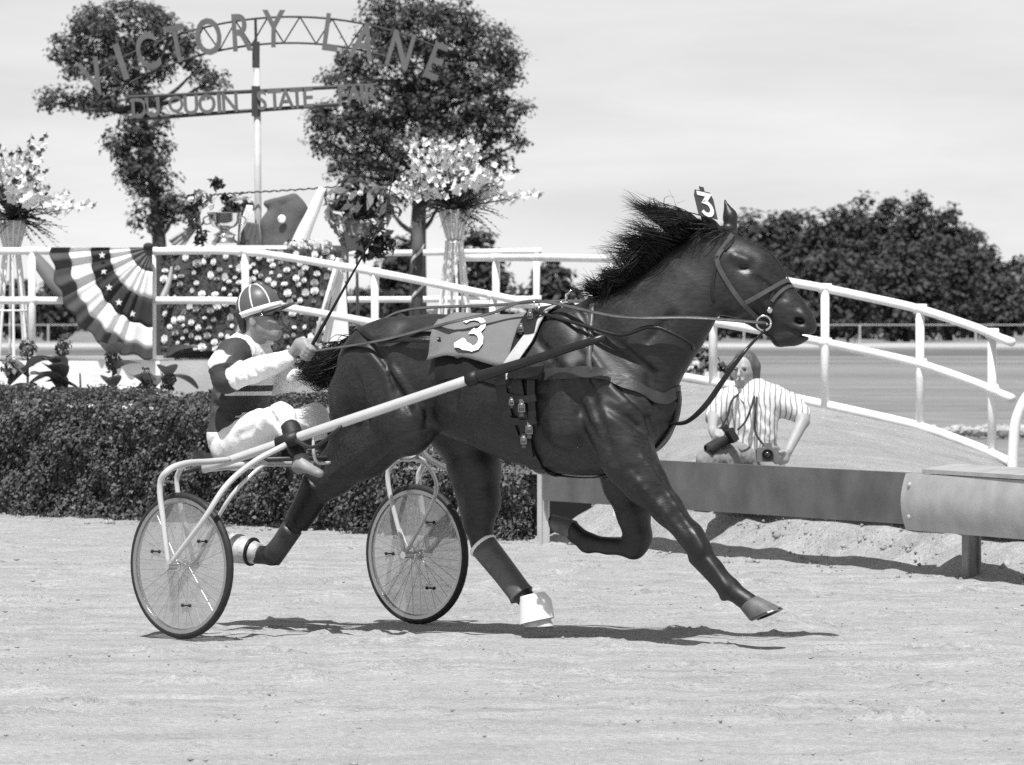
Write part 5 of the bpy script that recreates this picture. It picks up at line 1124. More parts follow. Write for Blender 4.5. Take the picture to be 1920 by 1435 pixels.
def wheel(ly, seed):
    mb = MB(); torus(mb, (0, WR), WR - .036, [(.010, -.016), (.010, .016), (-.008, .014), (-.014, 0), (-.008, -.014)], ly)
    w = mb.build("wheel", mRim, sk, 'auto')
    mb = MB(); torus(mb, (0, WR), WR - .0185, circ(.0185, 10), ly); mb.build("tyre", mTyre, w, True)
    mb = MB()
    for i in range(36):
        s = 1 if i % 2 else -1; a = 2 * math.pi * i / 36 + seed; b = a + (.55 if (i // 2) % 2 else -.55)
        mb.tube([SF.w((.022 * math.cos(b), ly + s * .028, WR + .022 * math.sin(b))), SF.w(((WR - .04) * math.cos(a), ly, WR + (WR - .04) * math.sin(a)))], .0016, 4, caps=False)
    mb.build("spokes", mSpoke, w)
    ax = SF.l; R = ax.to_track_quat('Z', 'Y').to_matrix()
    MB().lathe(SF.w((0, ly, WR)), [(.012, -.10), (.018, -.10), (.018, -.035), (.026, -.033), (.026, -.022), (.015, -.018), (.015, .018), (.026, .022), (.026, .033), (.018, .035), (.018, .10), (.012, .10)], 16, R).build("hub", mSteel, w, 'auto')
    for s in (-1, 1):                                # plastic wheel discs closed over the spokes
        mb = MB(); rings = []
        for r, q in ((.03, .034), (.16, .022), (WR - .05, .010)):
            rings.append([SF.w((r * math.cos(a), ly + s * q, WR + r * math.sin(a))) for a in [2 * math.pi * j / 40 for j in range(40)]])
        mb.loft(rings, caps=False); mb.build("disc_cover", mDisc, w, True)
    for i in range(3):                               # clips that hold the covers
        a = seed + .6 + 2 * math.pi * i / 3; p = SF.w((.19 * math.cos(a), ly - .026, WR + .19 * math.sin(a))); q = SF.w((.19 * math.cos(a) + .05, ly - .026, WR + .19 * math.sin(a)))
        mb = MB(); mb.tube([p, q], .004, 6); mb.ell(p, (.009,) * 3, 8, 5); mb.ell(q, (.009,) * 3, 8, 5); mb.build("cover_clip", mTyre, w)
wheel(-TR, .1); wheel(TR, .45)
def mir(p, s):
    q = SF.loc(p); return SF.w((q.x, q.y * (-s), q.z))   # s=-1 keeps the near side, +1 mirrors it
for s in (-1, 1):
    A = lambda x, y, l: mir(PS(x, y, l), s)
    ho = SF.w((0, s * (TR + .085), WR)); hi = SF.w((0, s * (TR - .085), WR))
    MB().tube([A(430, 862, -.46), A(391, 866, -.60), A(350, 869, -.76), A(316, 882, -.88), A(300, 911, -.89), A(307, 984, -.893), ho], [.015, .016, .016, .016, .015, .013, .012], 10, 34).build("fork_arm", mTube, sk, True)
    MB().tube([A(536, 834, -.46), A(475, 867, -.60), A(424, 911, -.80), A(380, 977, -.885), ho], [.014, .014, .014, .013, .012], 10, 26).build("fork_arm", mTube, sk, True)
    MB().tube([A(350, 869, -.76), A(337, 882, -.735), A(333, 920, -.725), hi], [.013, .013, .012, .011], 10, 16).build("fork_arm", mTube, sk, True)
    MB().tube([A(500, 868, -.52), A(470, 892, -.62), A(424, 944, -.72), hi], [.010, .010, .010, .010], 10, 16).build("fork_arm", mTube, sk, True)
    rear = A(382, 880, -.45); jn = HF.p(880, 712, -.37); tp = HF.p(1135, 632, -.335)
    if s > 0:
        q = HF.loc(jn); jn = HF.w((q.x, -q.y, q.z)); q = HF.loc(tp); tp = HF.w((q.x, -q.y, q.z))
    sh_ = MB().tube([rear, rear.lerp(jn, .5), jn], [.021, .025, .024], 14, 16).build("shaft", mTube, sk, True)
    MB().tube([jn.lerp(tp, -.01), jn.lerp(tp, .1), jn.lerp(tp, .5), tp], [.030, .027, .022, .017], 12, 16).build("shaft_tip_wrap", mLea, sh_, True)
    d = (jn - rear).normalized(); c = rear + (jn - rear) * .325
    MB().tube([c - d * .06, c + d * .06], .036, 12).build("clamp", M("black_clamp", .015, .5), sh_, True)
    MB().tube([jn - d * .01, jn + d * .05], .034, 12).build("collar", M("black_clamp", .015), sh_, True)
    st = rear + (jn - rear) * .42; mb = MB()         # foot stirrup
    mb.tube([st, st + Vector((0, 0, -.10)), st + Vector((0, 0, -.15)) - SF.f * .02 + SF.l * (-s) * .05, st + Vector((0, 0, -.15)) - SF.f * .02 + SF.l * (-s) * .13], .008, 8, 16); mb.build("stirrup", mTube, sk, True)
# bracing of the near clamp
for s in (-1, 1):
    A = lambda x, y, l: mir(PS(x, y, l), s)
    MB().tube([A(555, 826, -.44), A(590, 838, -.43), A(640, 800, -.42)], .009, 8, 12).build("brace", M("dark_tube", .03, .4), sk, True)
cr_ = [PS(382, 880, -.45), mir(PS(382, 880, -.45), 1)]
MB().tube([cr_[0], cr_[0].lerp(cr_[1], .5) + Vector((0, 0, .02)), cr_[1]], .017, 10, 12).build("cross_arch", mTube, sk, True)
MB().tube([PS(500, 862, -.46), mir(PS(500, 862, -.46), 1)], .012, 10).build("cross_bar", M("dark_tube", .03), sk, True)
sc_ = SF.loc(PS(452, 862, 0)); seatc = SF.w((sc_.x, 0, sc_.z))
mb = MB(); Rs = Matrix((SF.f, SF.l, Vector((0, 0, 1)))).transposed(); rings = []
for i in range(13):
    t = i / 12 * 2 - 1; w = .19 * math.sqrt(max(0.02, 1 - abs(t) ** 4)); 
    rings.append([seatc + Rs @ Vector((x, t * .23, z)) for x, z in ((-w, .03 + .02 * t * t), (-w * .6, .0), (w, .005), (w, -.02), (-w * .6, -.03), (-w, .0))])
mb.loft(rings); mb.build("seat", M("seat_black", .015, .5, .2, 12), sk, True)
for s in (-1, 1): MB().tube([seatc + SF.l * s * .18 + Vector((0, 0, -.02)), SF.w((sc_.x + .05, s * .44, sc_.z - .05))], .012, 8).build("seat_stay", M("dark_tube", .03), sk, True)

# ------------------------------------------------------------------ people: shared shapes
def fist(F, c, ax, back, wrist, sc=1.0, k=.008):        # a hand closed round a rod at c along ax; back points to the back of the hand
    c = Vector(c); ax = Vector(ax).normalized(); u = Vector(back); u = (u - ax * u.dot(ax)).normalized(); v = ax.cross(u)
    for i, (rl, ln) in enumerate(((.0090, 1.0), (.0095, 1.06), (.0092, 1.0), (.0082, .86))):
        ck_ = c + ax * (i - 1.5) * .0195 * sc * -1; pts = []
        for th in (25, 75, 125, 175, 225, 265):
            a = math.radians(th * ln); pts.append(ck_ + (u * math.cos(a) + v * math.sin(a)) * .0245 * sc)
        F.chain(pts, [rl * 1.12 * sc, rl * 1.08 * sc, rl * 1.08 * sc, rl * sc, rl * sc, rl * .85 * sc], k * .5)
    F.cone(c + u * .036 * sc + ax * .027 * sc, c + u * .036 * sc - ax * .027 * sc, .0195 * sc, .018 * sc, k)
    F.cone(c + u * .040 * sc, c + u * .060 * sc - v * .004, .030 * sc, .027 * sc, k * 2)
    F.chain([c + u * .045 * sc + ax * .030 * sc, c + u * .018 * sc + ax * .046 * sc - v * .020 * sc, c + ax * .040 * sc - v * .027 * sc - u * .008 * sc, c - u * .022 * sc + ax * .034 * sc - v * .02 * sc], [.015 * sc, .0125 * sc, .011 * sc, .009 * sc], k * .5)
    F.cone(c + u * .055 * sc, wrist, .028 * sc, .026 * sc, .015)
    F.cone(c - ax * .03 * sc, c + ax * .03 * sc, .019 * sc, .019 * sc, .004)
def finish(name, F, mat, parent, mif=None, sm=1, fold=0.0):
    V, Q = F.mesh(sm); mi = None
    if fold > 0:                                          # cloth: creases and slack pushed in and out along the surface normal
        n = np.zeros_like(V); c = np.cross(V[Q[:, 2]] - V[Q[:, 0]], V[Q[:, 3]] - V[Q[:, 1]])
        for i in range(4): np.add.at(n, Q[:, i], c)
        n /= np.linalg.norm(n, axis=1)[:, None] + 1e-9; x, y, z = V.T
        a = vnoise(x * 13 + z * 9 + 40, y * 13 - z * 7 + 40, 3); b = vnoise(x * 26 - z * 15 + 60, y * 24 + z * 19 + 60, 5); w = vnoise(x * 5 + 30, z * 5 + y * 5 + 30, 9)
        rid = (1 - np.abs(2 * a - 1)) ** 2 * .8 + (1 - np.abs(2 * b - 1)) ** 2 * .45
        V = V + n * ((rid - .45) * fold * (.4 + 1.2 * w))[:, None]
    if mif is not None: mi = [mif(c) for c in V[Q].mean(1)]
    return npmesh(name, V, Q, mat, parent, root_of(parent).location, True, mi)

# ------------------------------------------------------------------ the driver
mSkin = M("skin", .29, .5, .12, 25, spec=.4, bump=.05, bscale=60)
mSilkW = M("white_silk", .82, .55, .04, 6, bump=.9, bscale=9)
mSilkD = M("dark_silk", .075, .7, .25, 8, bump=.3, bscale=14, spec=.2)
hipc = PS(455, 822, 0)
dv = thing("person", Vector((seatc.x, seatc.y, seatc.z)), "driver in racing silks and striped cap sitting on the sulky, holding reins and whip", "person")
Yd = PS(490, 585, 0).y
def hd2(px, py, dy=0.): return W(px, py, Yd - (px - 488) * .0007 + dy)
lo, hi = Vector((-1.75, 24.7, .55)), Vector((-.62, 26.5, 1.78))
# skin: head, neck and hands
F = Field(lo, hi, .0075); ux = Vector((1, -.27, 0)).normalized(); uy = Vector((.27, 1, 0)).normalized()
Rh = np.array([list(ux), list(uy), [0, 0, 1]]).T
F.ell(hd2(486, 580), (.098, .077, .095), .02, Rh)
F.cone(hd2(500, 590), hd2(512, 618), .066, .042, .03, uy, .95)
F.cone(hd2(490, 612), hd2(512, 626), .045, .030, .03, uy, 1.1)
F.cone(hd2(524, 588), hd2(537, 602), .011, .016, .012)                       # nose
F.ell(hd2(535, 604), (.013, .016, .009), .01, Rh)
F.cone(hd2(527, 613, -.02), hd2(527, 613, .02), .010, .010, .008); F.cone(hd2(525, 621, -.016), hd2(525, 621, .016), .010, .010, .008)
F.cone(hd2(527, 617.5, -.03), hd2(527, 617.5, .03), .004, .004, .006, sub=True)
F.cone(hd2(517, 631, -.012), hd2(517, 631, .012), .018, .018, .016)
for s in (-1, 1):
    F.ell(hd2(520, 590, s * .032), (.014, .014, .010), .012, Rh, sub=True)
    F.cone(hd2(505, 602, s * .055), hd2(518, 606, s * .038), .014, .012, .02)
    F.ell(hd2(473, 602, s * .078), (.018, .012, .032), .01, Rh); F.ell(hd2(475, 602, s * .092), (.009, .010, .018), .006, Rh, sub=True)
F.cone(hd2(482, 615), PS(470, 660, 0), .058, .066, .03)
hn_ = PS(578, 660, -.10); wr_ = PS(540, 673, -.12)
wdir = (PS(722, 405, -.10) - hn_).normalized()
fist(F, hn_, wdir, wr_ - hn_, wr_, 1.05)
hf_ = PS(606, 684, .12); wf_ = PS(566, 705, .16); fist(F, hf_, (0, -.3, 1), wf_ - hf_, wf_, 1.05)
for wq, el_, sh_ in ((wr_, PS(424, 712, -.26), PS(438, 666, -.185)), (wf_, PS(505, 720, .24), PS(478, 670, .185))): F.chain([wq, el_, sh_, PS(465, 675, 0)], [.026, .032, .04, .05], .02)
F.cone(PS(465, 675, 0), PS(455, 820, 0), .08, .08, .02)
finish("body", F, mSkin, dv)
# jacket
F = Field(Vector((-1.62, 24.95, .74)), Vector((-.78, 26.3, 1.56)), .0064)
F.cone(PS(452, 822, 0), PS(450, 760, 0), .135, .145, .04, SF.f, .80); F.cone(PS(450, 760, 0), PS(462, 690, 0), .145, .165, .05, SF.f, .75)
F.cone(PS(446, 666, -.13), PS(470, 666, .13), .078, .078, .05); F.cone(PS(462, 690, 0), PS(472, 645, 0), .10, .072, .05)
F.chain([PS(438, 666, -.185), PS(424, 690, -.24), PS(424, 712, -.26)], [.086, .082, .068], .03)
F.chain([PS(424, 712, -.26), PS(480, 694, -.19), PS(540, 673, -.125)], [.066, .058, .040], .02)
F.chain([PS(478, 670, .185), PS(490, 705, .24), PS(505, 720, .24)], [.080, .072, .060], .03)
F.chain([PS(505, 720, .24), PS(540, 712, .20), PS(572, 704, .15)], [.060, .054, .040], .02)
F.chain([PS(425, 790, -.10), PS(412, 818, -.14), PS(404, 838, -.15)], [.080, .060, .030], .04); F.cone(PS(440, 800, -.14), PS(468, 806, -.16), .05, .03, .04)
rr = np.random.default_rng(3)
s_sh, s_el, w_n = PS(438, 666, -.185), PS(424, 712, -.26), PS(540, 673, -.125); f_sh, f_el, w_f = PS(478, 670, .185), PS(505, 720, .24), PS(572, 704, .15)
for i in (0, 2, 3, 6):                                # creases round the forearm and at the inside of the elbow
    t = i / 7; c = s_el.lerp(w_n, .08 + .8 * t); F.cone(c + Vector((.0, -.055 + .02 * t, .05)), c + Vector((.03 + .02 * math.sin(i * 2), -.06 + .02 * t, -.03)), .0035, .0025, .025, sub=True)
for (x0, y0, x1, y1, l0) in ((432, 700, 452, 690, -.34), (428, 694, 440, 684, -.34), (455, 690, 470, 668, -.24), (470, 700, 486, 672, -.20), (410, 735, 440, 750, -.2), (405, 760, 445, 772, -.2), (430, 780, 460, 800, -.2), (412, 800, 430, 826, -.25)): F.cone(PS(x0, y0, l0 + .04), PS(x1, y1, l0 + .05), .012, .007, .025, sub=True)
def seg(c, a, b):
    d = b - a; t = max(0, min(1, (c - a).dot(d) / d.dot(d))); return (c - a - d * t).length
def pattern(c):                                       # below zero: the dark cloth of the racing colours
    c = Vector(c); l = SF.loc(c); fore = min(seg(c, s_el.lerp(w_n, .14), w_n), seg(c, f_el.lerp(w_f, .14), w_f)) - .068
    sl = min(max(seg(c, s_sh, s_el) - .096, .125 + l.y), max(seg(c, f_sh, f_el) - .096, .125 - l.y))
    vest = max(l.z - 1.205, .975 - l.z); vest = max(vest, .010 - abs(l.z - 1.165)) if l.x > -.40 else vest
    vest = max(vest, .012 - abs(l.z - 1.06)) if l.x > -.33 else vest
    return max(min(sl, vest), -fore)
mJ = bpy.data.materials.new("racing_silks"); mJ.use_nodes = True; t = mJ.node_tree; b = t.nodes['Principled BSDF']; b.inputs['Roughness'].default_value = .65; b.inputs['Specular IOR Level'].default_value = .25
at_ = t.nodes.new("ShaderNodeAttribute"); at_.attribute_name = "pattern"; r = t.nodes.new("ShaderNodeMapRange"); t.links.new(at_.outputs['Fac'], r.inputs['Value'])
for k_, q_ in (('From Min', -.0015), ('From Max', .0015), ('To Min', .055), ('To Max', .82)): r.inputs[k_].default_value = q_
t.links.new(r.outputs[0], b.inputs['Base Color']); n = t.nodes.new("ShaderNodeTexNoise"); n.inputs['Scale'].default_value = 22; n.inputs['Detail'].default_value = 3; n.inputs['Distortion'].default_value = 1.2; cN = t.nodes.new("ShaderNodeTexCoord"); t.links.new(cN.outputs['Object'], n.inputs['Vector'])
k = t.nodes.new("ShaderNodeBump"); k.inputs['Strength'].default_value = .5; k.inputs['Distance'].default_value = .012; t.links.new(n.outputs['Fac'], k.inputs['Height']); t.links.new(k.outputs[0], b.inputs['Normal'])
jk = finish("jacket", F, [mJ], dv, None, 2, .007)
pa = jk.data.attributes.new("pattern", 'FLOAT', 'POINT'); pa.data.foreach_set('value', [pattern(v.co + dv.location) for v in jk.data.vertices])
MB().tube([PS(466, 648, -.0) + SF.w((.075 * math.cos(a), .075 * math.sin(a), 0)) - SF.o for a in [2 * math.pi * j / 18 for j in range(19)]], .017, 8).build("collar", mSilkD, dv, True)
# trousers
F = Field(lo, hi, .009)
F.cone(PS(440, 838, -.09), PS(475, 838, .09), .108, .108, .04)
F.chain([PS(438, 838, -.10), PS(485, 806, -.15), PS(528, 782, -.19)], [.112, .092, .064], .03)
F.chain([PS(528, 782, -.19), PS(544, 812, -.21)], [.062, .050], .03)
F.chain([PS(470, 834, .10), PS(540, 802, .15), PS(590, 782, .19)], [.105, .082, .062], .03)
F.chain([PS(590, 782, .19), PS(606, 815, .21)], [.060, .050], .03)
for x0, y0, x1, y1 in ((455, 845, 490, 815), (468, 848, 505, 812), (482, 846, 512, 818), (440, 820, 470, 806), (510, 776, 524, 800), (430, 850, 445, 826)): F.cone(PS(x0, y0, -.245), PS(x1, y1, -.250), .011, .006, .025, sub=True)
finish("trousers", F, M("white_trousers", .80, .8, .05, 8, bump=.4, bscale=14), dv, None, 2, .006)
for s, pts in ((-1, [(545, 806, -.21), (562, 858, -.25), (566, 872, -.255), (598, 888, -.26)]), (1, [(606, 808, .21), (622, 862, .25), (628, 874, .25), (658, 886, .25)])):
    q = [PS(*p) for p in pts]; F = Field(lo, hi + Vector((.2, 0, 0)), .008); F.chain([q[0], q[0].lerp(q[1], .45), q[1]], [.052, .048, .036], .02); finish("stocking", F, M("black_stocking", .02, .6, .2, 18), dv, None, 1)
    F = Field(lo, hi + Vector((.2, 0, 0)), .007); F.cone(q[1].lerp(q[2], .3), q[2], .040, .040, .02); F.cone(q[2], q[3], .036, .026, .02, (0, 0, 1), .8); F.cone(q[2] + Vector((-.025, .01, -.012)), q[2], .026, .03, .02); finish("shoe", F, M("pale_shoe", .24, .5, .25, 18), dv, None, 2)
# cap with a white band, white seams and a peak, pushed back on the head
cc = hd2(484, 575); th_ = math.radians(17); zz = Vector((0, 0, 1)); cu = ux * math.cos(th_) + zz * math.sin(th_); cz = zz * math.cos(th_) - ux * math.sin(th_); Rc = np.array([list(cu), list(uy), list(cz)]).T
F = Field(lo, hi, .008)
F.ell(cc, (.112, .092, .112), .02, Rc); F.ell(cc - cz * .145, (.2, .2, .098), .008, Rc, sub=True)
cap = finish("cap", F, M("dark_cap", .10, .4, .1, 10, spec=.4), dv, None, 2)
def capp(a, b, r=1.015):                              # point on the cap: longitude a (0 = front), latitude b
    return cc + (cu * math.cos(a) * math.cos(b) * .112 + uy * math.sin(a) * math.cos(b) * .092 + cz * math.sin(b) * .112) * r
mb = MB(); pp, nn = [], []
for j in range(41):
    a = 2 * math.pi * j / 40; p = capp(a, -.20, 1.02); pp.append(p); nn.append((p - cc).normalized())
mb.ribbon(pp, nn, .030, .006); mb.build("cap_band", M("white_band", .82, .6), cap, True)
for a in (math.pi / 2, -math.pi / 2, -.75, .75, -2.3, 2.3):
    pp = [capp(a, b, 1.008) for b in np.linspace(-.10, 1.5, 14)]; mb = MB(); mb.ribbon(pp, [(p - cc).normalized() for p in pp], .007, .004); mb.build("cap_seam", M("white_band", .82), cap, True)
mb = MB(); rings = []
for j in range(15):
    a = math.radians(-75 + 150 * j / 14); i0 = capp(a, -.22, 1.0); ex = .078 * max(.05, math.cos(a)) ** .8
    o0 = i0 + (ux + zz * .10).normalized() * ex + Vector((0, 0, .004 - .02 * (1 - math.cos(a)))); rings.append([i0, o0, o0 + Vector((0, 0, -.006)), i0 + Vector((0, 0, -.006))])
mb.loft(rings); mb.build("peak", M("dark_cap", .10), cap, True)
for s in (-1, 1):
    MB().ell(hd2(520, 592, s * .034), (.020, .030, .021), 12, 8, Matrix(Rh.tolist())).build("goggles", M("dark_lens", .01, .08, spec=.8), dv, True)
MB().tube([hd2(474, 590, -.090), hd2(500, 592, -.078), hd2(518, 592, -.055)], .004, 6, 10).build("goggle_strap", M("dark_lens", .01), dv, True)

F = Field(lo, hi, .008); F.cone(hd2(460, 588), hd2(464, 612), .046, .040, .02, uy, 1.55); F.ell(hd2(492, 612), (.075, .2, .07), .01, Rh, sub=True)
finish("hair", F, M("driver_hair", .03, .7, .3, 30), dv, None, 1)
# whip and reins
wt = PS(722, 405, -.10)
wp = MB().tube([hn_ - wdir * .10, hn_, hn_ + (wt - hn_) * .35, wt], [.009, .010, .007, .003], 8, 24).build("whip", M("whip_black", .012, .4), None, True, hn_); tag(wp, "long thin black driving whip held up in the driver's hand", "whip")
wl_ = MB().tube([wt, W(733, 330, wt.y), W(722, 270, wt.y), W(740, 300, wt.y + .1), W(728, 380, wt.y + .05)], .0018, 5, 30).build("lash", M("whip_black", .012), wp); wl_.location = (0, 0, 0)
for v in wl_.data.vertices: pass
for s in (-1, 1):
    h0 = hn_ if s < 0 else hf_
    mids = [HF.w((-.72, s * .16, 1.57)), HF.w((-.35, s * .18, 1.60)), HF.w((.21, s * .14, 1.62))]
    if s < 0: pts = [h0, skin(690, 650, .03), skin(760, 634, .03), skin(850, 622, .065), skin(930, 610, .07), mids[2], P_(1160, 594, -.22), P_(1300, 596, -.1), fa(1436, 606, -.115)]
    else: pts = [h0, HF.w((-.95, .12, 1.42)), HF.w((-.70, .12, 1.57)), HF.w((-.2, .15, 1.60)), mids[2], HF.w((.75, .20, 1.60)), fa(1436, 606, .115)]
    P = cat(pts, 60); mb = MB(); mb.ribbon(P, [Vector((.0, -.5, .85)).normalized()] * 60, .022, .005)
    r_ = mb.build("driving_rein", mLeaL, None, True, h0); tag(r_, "long leather driving rein from the driver's " + ("raised whip hand along the horse's flank" if s < 0 else "other hand, along the far side of the horse"), "rein")
mb = MB(); P = cat([HF.w((.22, -.16, 1.57)), P_(1100, 612, -.20), P_(1165, 628, -.20), P_(1225, 613, -.17), P_(1290, 640, -.10), P_(1300, 655, -.05)], 40); mb.tube(P, .009, 6)
o = mb.build("loose_strap", mLea, None, True, HF.w((.22, -.16, 1.57))); tag(o, "slack black strap looping across the horse's neck below the rein", "strap")
# ------------------------------------------------------------------ the photographer kneeling behind the guard rail
YP = 33.9; KP = YP / FPX
def q_(px, py, d=0.0): return W(px, py, YP + d)
ph = thing("person", Vector((q_(1412, 0).x, YP, .32)), "photographer in a striped shirt kneeling behind the guard rail with two cameras", "person")
plo, phi_ = q_(1290, 660) - Vector((.1, .75, 1.30)), q_(1540, 640) + Vector((.1, .6, .1))
F = Field(plo, phi_, .0085); fx = Vector((-.25, -1, 0)).normalized(); sx = Vector((1, -.25, 0)).normalized(); Rp = np.array([list(sx), list(-fx), [0, 0, 1]]).T
def hq(px, py, d=0.): return q_(px, py, d)
F.ell(hq(1395, 690), (.074, .092, .100), .02, Rp); F.cone(hq(1392, 702, -.025), hq(1389, 716, -.035), .060, .040, .03)
F.cone(hq(1386, 694, -.105), hq(1385, 704, -.118), .009, .015, .015); F.cone(hq(1381, 713, -.083), hq(1393, 713, -.085), .008, .008, .012); F.cone(hq(1379, 711.5, -.10), hq(1395, 711.5, -.10), .003, .003, .006, sub=True)
for s in (-1, 1): F.ell(hq(1387 + s * 9, 693, -.098), (.013, .012, .009), .012, sub=True); F.cone(hq(1387 + s * 5, 688, -.092), hq(1387 + s * 14, 689, -.085), .008, .007, .012); F.ell(hq(1395 + s * 22, 700, .0), (.012, .02, .03), .01)
F.cone(hq(1396, 712), hq(1402, 740), .055, .062, .03)
wr2 = q_(1478, 846, -.24); hc2 = q_(1458, 858, -.28)
F.chain([q_(1503, 776, -.02), q_(1505, 790, -.08), wr2], [.046, .044, .028], .02)
fist(F, hc2, (.3, 0, 1), wr2 - hc2, wr2, 1.0)
wr1 = q_(1336, 806, -.20); hc1 = q_(1346, 822, -.26); F.chain([q_(1338, 775, -.02), wr1], [.044, .028], .02); fist(F, hc1, (.2, -.5, .8), wr1 - hc1, wr1, 1.0)
F.chain([hq(1402, 740), q_(1412, 760), q_(1412, 840)], [.06, .09, .09], .03); F.chain([q_(1412, 760), q_(1452, 750), q_(1503, 776, -.02)], [.06, .05, .044], .02); F.chain([q_(1412, 760), q_(1368, 752), q_(1338, 775, -.02)], [.06, .05, .044], .02)
finish("body", F, M("skin_light", .34, .5, .08, 25, spec=.35), ph)
for s in (-1, 1): MB().ell(hq(1387 + s * 9, 693.5, -.090), (.010, .008, .006), 10, 7).build("eye", M("eye_dark", .01), ph, True)
F = Field(plo, phi_, .0085)                                # hair to the collar
F.ell(hq(1398, 684, .015), (.086, .096, .098), .02, Rp); F.cone(hq(1415, 688, -.01), hq(1416, 718, .0), .040, .030, .03); F.cone(hq(1373, 686, -.0), hq(1373, 710, .015), .024, .016, .03); F.cone(hq(1398, 700, .06), hq(1400, 722, .06), .07, .05, .03)
F.ell(hq(1388, 704, -.115), (.066, .115, .122), .012, Rp, sub=True)
for i in range(16): x = 1372 + i * 3.3; F.cone(hq(x, 664 + abs(i - 8) * .8, -.07), hq(x + 3, 690, -.08 + .0), .004, .004, .012, sub=True)
finish("hair", F, M("brown_hair", .085, .5, .4, 30, stretch=(1, 1, .2), bump=.5, bscale=60), ph, None, 1)
F = Field(plo, phi_, .0095)                                # shirt
F.cone(q_(1412, 842), q_(1410, 790), .150, .155, .05, fx, .68); F.cone(q_(1410, 790), q_(1413, 752), .155, .155, .05, fx, .66); F.cone(q_(1372, 752), q_(1448, 750), .075, .082, .05); F.cone(q_(1406, 750), q_(1404, 742), .085, .066, .03)
F.chain([q_(1452, 748), q_(1480, 762, -.0), q_(1502, 776, -.02)], [.088, .075, .066], .04); F.chain([q_(1366, 752), q_(1350, 768, .0), q_(1340, 782, -.02)], [.085, .07, .062], .04)
for x0, y0, x1, y1 in ((1440, 770, 1470, 785), (1430, 800, 1450, 835), (1380, 800, 1390, 835), (1460, 755, 1490, 780), (1410, 770, 1440, 800), (1376, 775, 1366, 790)): F.cone(q_(x0, y0, -.135), q_(x1, y1, -.12), .012, .008, .03, sub=True)
finish("shirt", F, [bpy.data.materials.new("striped_shirt")], ph, None, 2, .010)
m = bpy.data.materials["striped_shirt"]; m.use_nodes = True; t = m.node_tree; b = t.nodes['Principled BSDF']; b.inputs['Roughness'].default_value = .85
c = t.nodes.new("ShaderNodeTexCoord"); s_ = t.nodes.new("ShaderNodeSeparateXYZ"); t.links.new(c.outputs['Object'], s_.inputs[0]); n = t.nodes.new("ShaderNodeTexNoise"); n.inputs['Scale'].default_value = 5; t.links.new(c.outputs['Object'], n.inputs['Vector'])
a1 = t.nodes.new("ShaderNodeMath"); a1.operation = 'MULTIPLY_ADD'; t.links.new(n.outputs['Fac'], a1.inputs[0]); a1.inputs[1].default_value = .075; t.links.new(s_.outputs['X'], a1.inputs[2])
a2 = t.nodes.new("ShaderNodeMath"); a2.operation = 'MULTIPLY'; t.links.new(a1.outputs[0], a2.inputs[0]); a2.inputs[1].default_value = 2 * math.pi / .034; a3 = t.nodes.new("ShaderNodeMath"); a3.operation = 'SINE'; t.links.new(a2.outputs[0], a3.inputs[0])
r = t.nodes.new("ShaderNodeMapRange"); r.inputs['From Min'].default_value = .45; r.inputs['From Max'].default_value = .85; r.inputs['To Min'].default_value = .74; r.inputs['To Max'].default_value = .26; t.links.new(a3.outputs[0], r.inputs['Value']); t.links.new(r.outputs[0], b.inputs['Base Color'])
for s in (-1, 1):
    mb = MB(); mb.add([q_(1400 + s * 4, 755, -.105), q_(1400 + s * 20, 740, -.07), q_(1400 + s * 16, 730, -.05), q_(1400 + s * 3, 742, -.10)], [(0, 1, 2, 3)]); o = mb.build("collar", M("collar_cloth", .7, .85), ph); sdm = o.modifiers.new("t", 'SOLIDIFY'); sdm.thickness = .006
F = Field(plo, phi_, .0105)                                # trousers, one knee raised, one on the ground
F.cone(q_(1400, 858), q_(1432, 858), .115, .115, .04); F.chain([q_(1395, 862), q_(1360, 862, -.15), q_(1328, 866, -.26)], [.115, .100, .078], .03); F.chain([q_(1328, 866, -.26), q_(1330, 890, -.14), q_(1334, 908, .02)], [.076, .064, .05], .03)
F.chain([q_(1435, 862), q_(1450, 895, -.12), q_(1462, 925, -.26)], [.110, .092, .075], .03); F.chain([q_(1462, 930, -.24), q_(1464, 935, .0), q_(1468, 938, .18)], [.068, .060, .05], .03)
finish("trousers", F, M("tan_trousers", .22, .85, .08, 10), ph, None, 2, .014)
for a, b_ in ((q_(1334, 908, .02), q_(1328, 912, -.10)), (q_(1468, 938, .18), q_(1470, 930, .30))): MB().tube([a, a.lerp(b_, .5), b_], [.05, .048, .036], 12, 8).build("shoe", M("brown_shoe", .05, .5), ph, True)
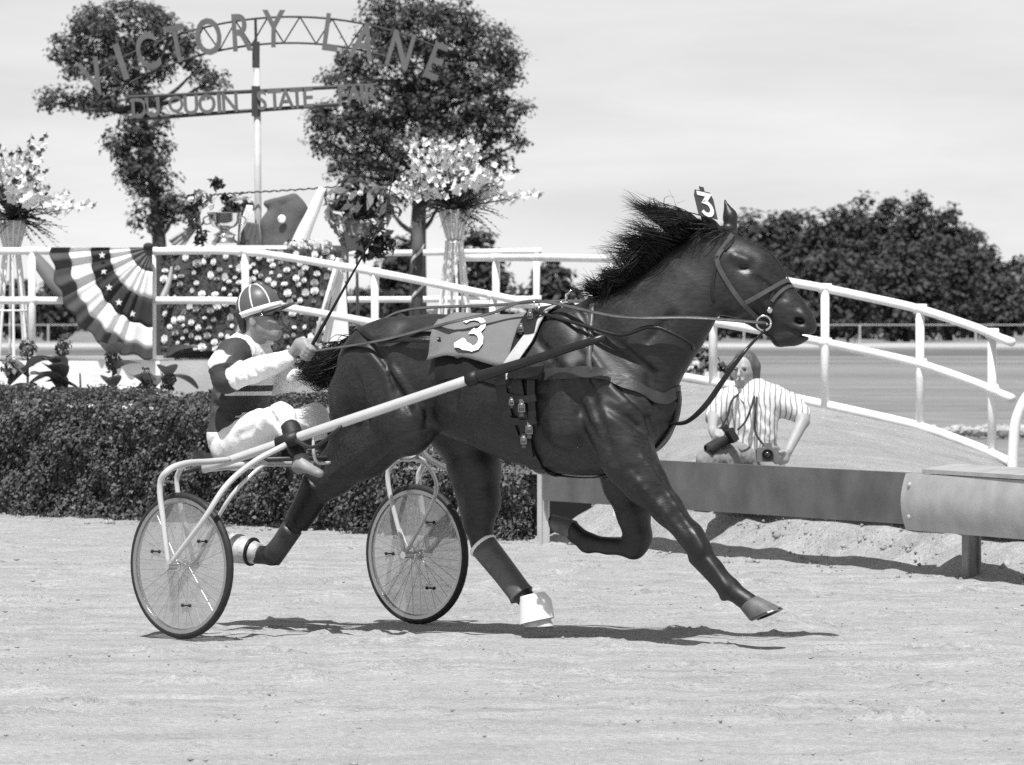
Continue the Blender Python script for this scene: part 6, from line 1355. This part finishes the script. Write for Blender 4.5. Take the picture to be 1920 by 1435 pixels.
def camera_prop(label, c, fwd, up, sc, mb_mat, lens, strap_pts):
    fwd = Vector(fwd).normalized(); rt = fwd.cross(Vector(up)).normalized(); up = rt.cross(fwd); R = Matrix((rt, fwd, up)).transposed(); t = thing("camera", c, label, "camera")
    mb = MB(); mb.box(c, (.070 * sc, .022 * sc, .045 * sc), R); mb.build("case", mb_mat, t); mb = MB(); mb.box(c + up * .058 * sc, (.026 * sc, .020 * sc, .018 * sc), R); mb.build("viewfinder", mb_mat, t)
    Rl = fwd.to_track_quat('Z', 'Y').to_matrix(); o = MB().lathe(c + fwd * .02 * sc, lens, 20, Rl).build("lens", M("camera_black", .02, .4, .2, 20), t, 'auto'); e = lens[-2]
    MB().lathe(c + fwd * .02 * sc, [(.001, e[1] - .012), (e[0] * .8, e[1] - .010), (e[0] * .8, e[1] - .006), (.001, e[1] - .004)], 20, Rl).build("front_glass", M("lens_glass", .02, .05, spec=1.0), o, True)
    MB().lathe(c + rt * .045 * sc + up * .045 * sc, [(.012, 0), (.012, .012), (.0, .012)], 12, R).build("dial", M("silver", .65), t)
    for pts in strap_pts: MB().tube(pts, .0075, 6, 18).build("strap", M("strap_black", .02, .7), t, True)
    return t
c1 = q_(1366, 818, -.24); c2 = q_(1440, 853, -.30)
camera_prop("black camera with a long lens hanging at the photographer's chest", c1, (-.75, -.45, -.50), (-.3, 0, 1), 1.0, M("camera_black", .02), [(.034, 0), (.036, .03), (.036, .09), (.040, .10), (.042, .16), (.038, .165), (.030, .15)],
            [[c1 + Vector((-.05, -.0, .05)), q_(1364, 780, -.20), q_(1372, 752, -.16), q_(1386, 738, -.07)], [c1 + Vector((.06, 0, .04)), q_(1398, 790, -.20), q_(1408, 765, -.18), q_(1416, 738, -.08)]])
camera_prop("silver-topped camera facing outwards in the photographer's hand at the guard rail", c2, (-.1, -1, .05), (0, 0, 1), 1.0, M("camera_silver", .22, .35, .1, 20, metal=.5), [(.036, 0), (.038, .02), (.035, .025), (.036, .055), (.032, .058), (.026, .045)],
            [[c2 + Vector((-.02, -.0, .05)), q_(1416, 810, -.20), q_(1416, 775, -.18), q_(1420, 740, -.09)]])
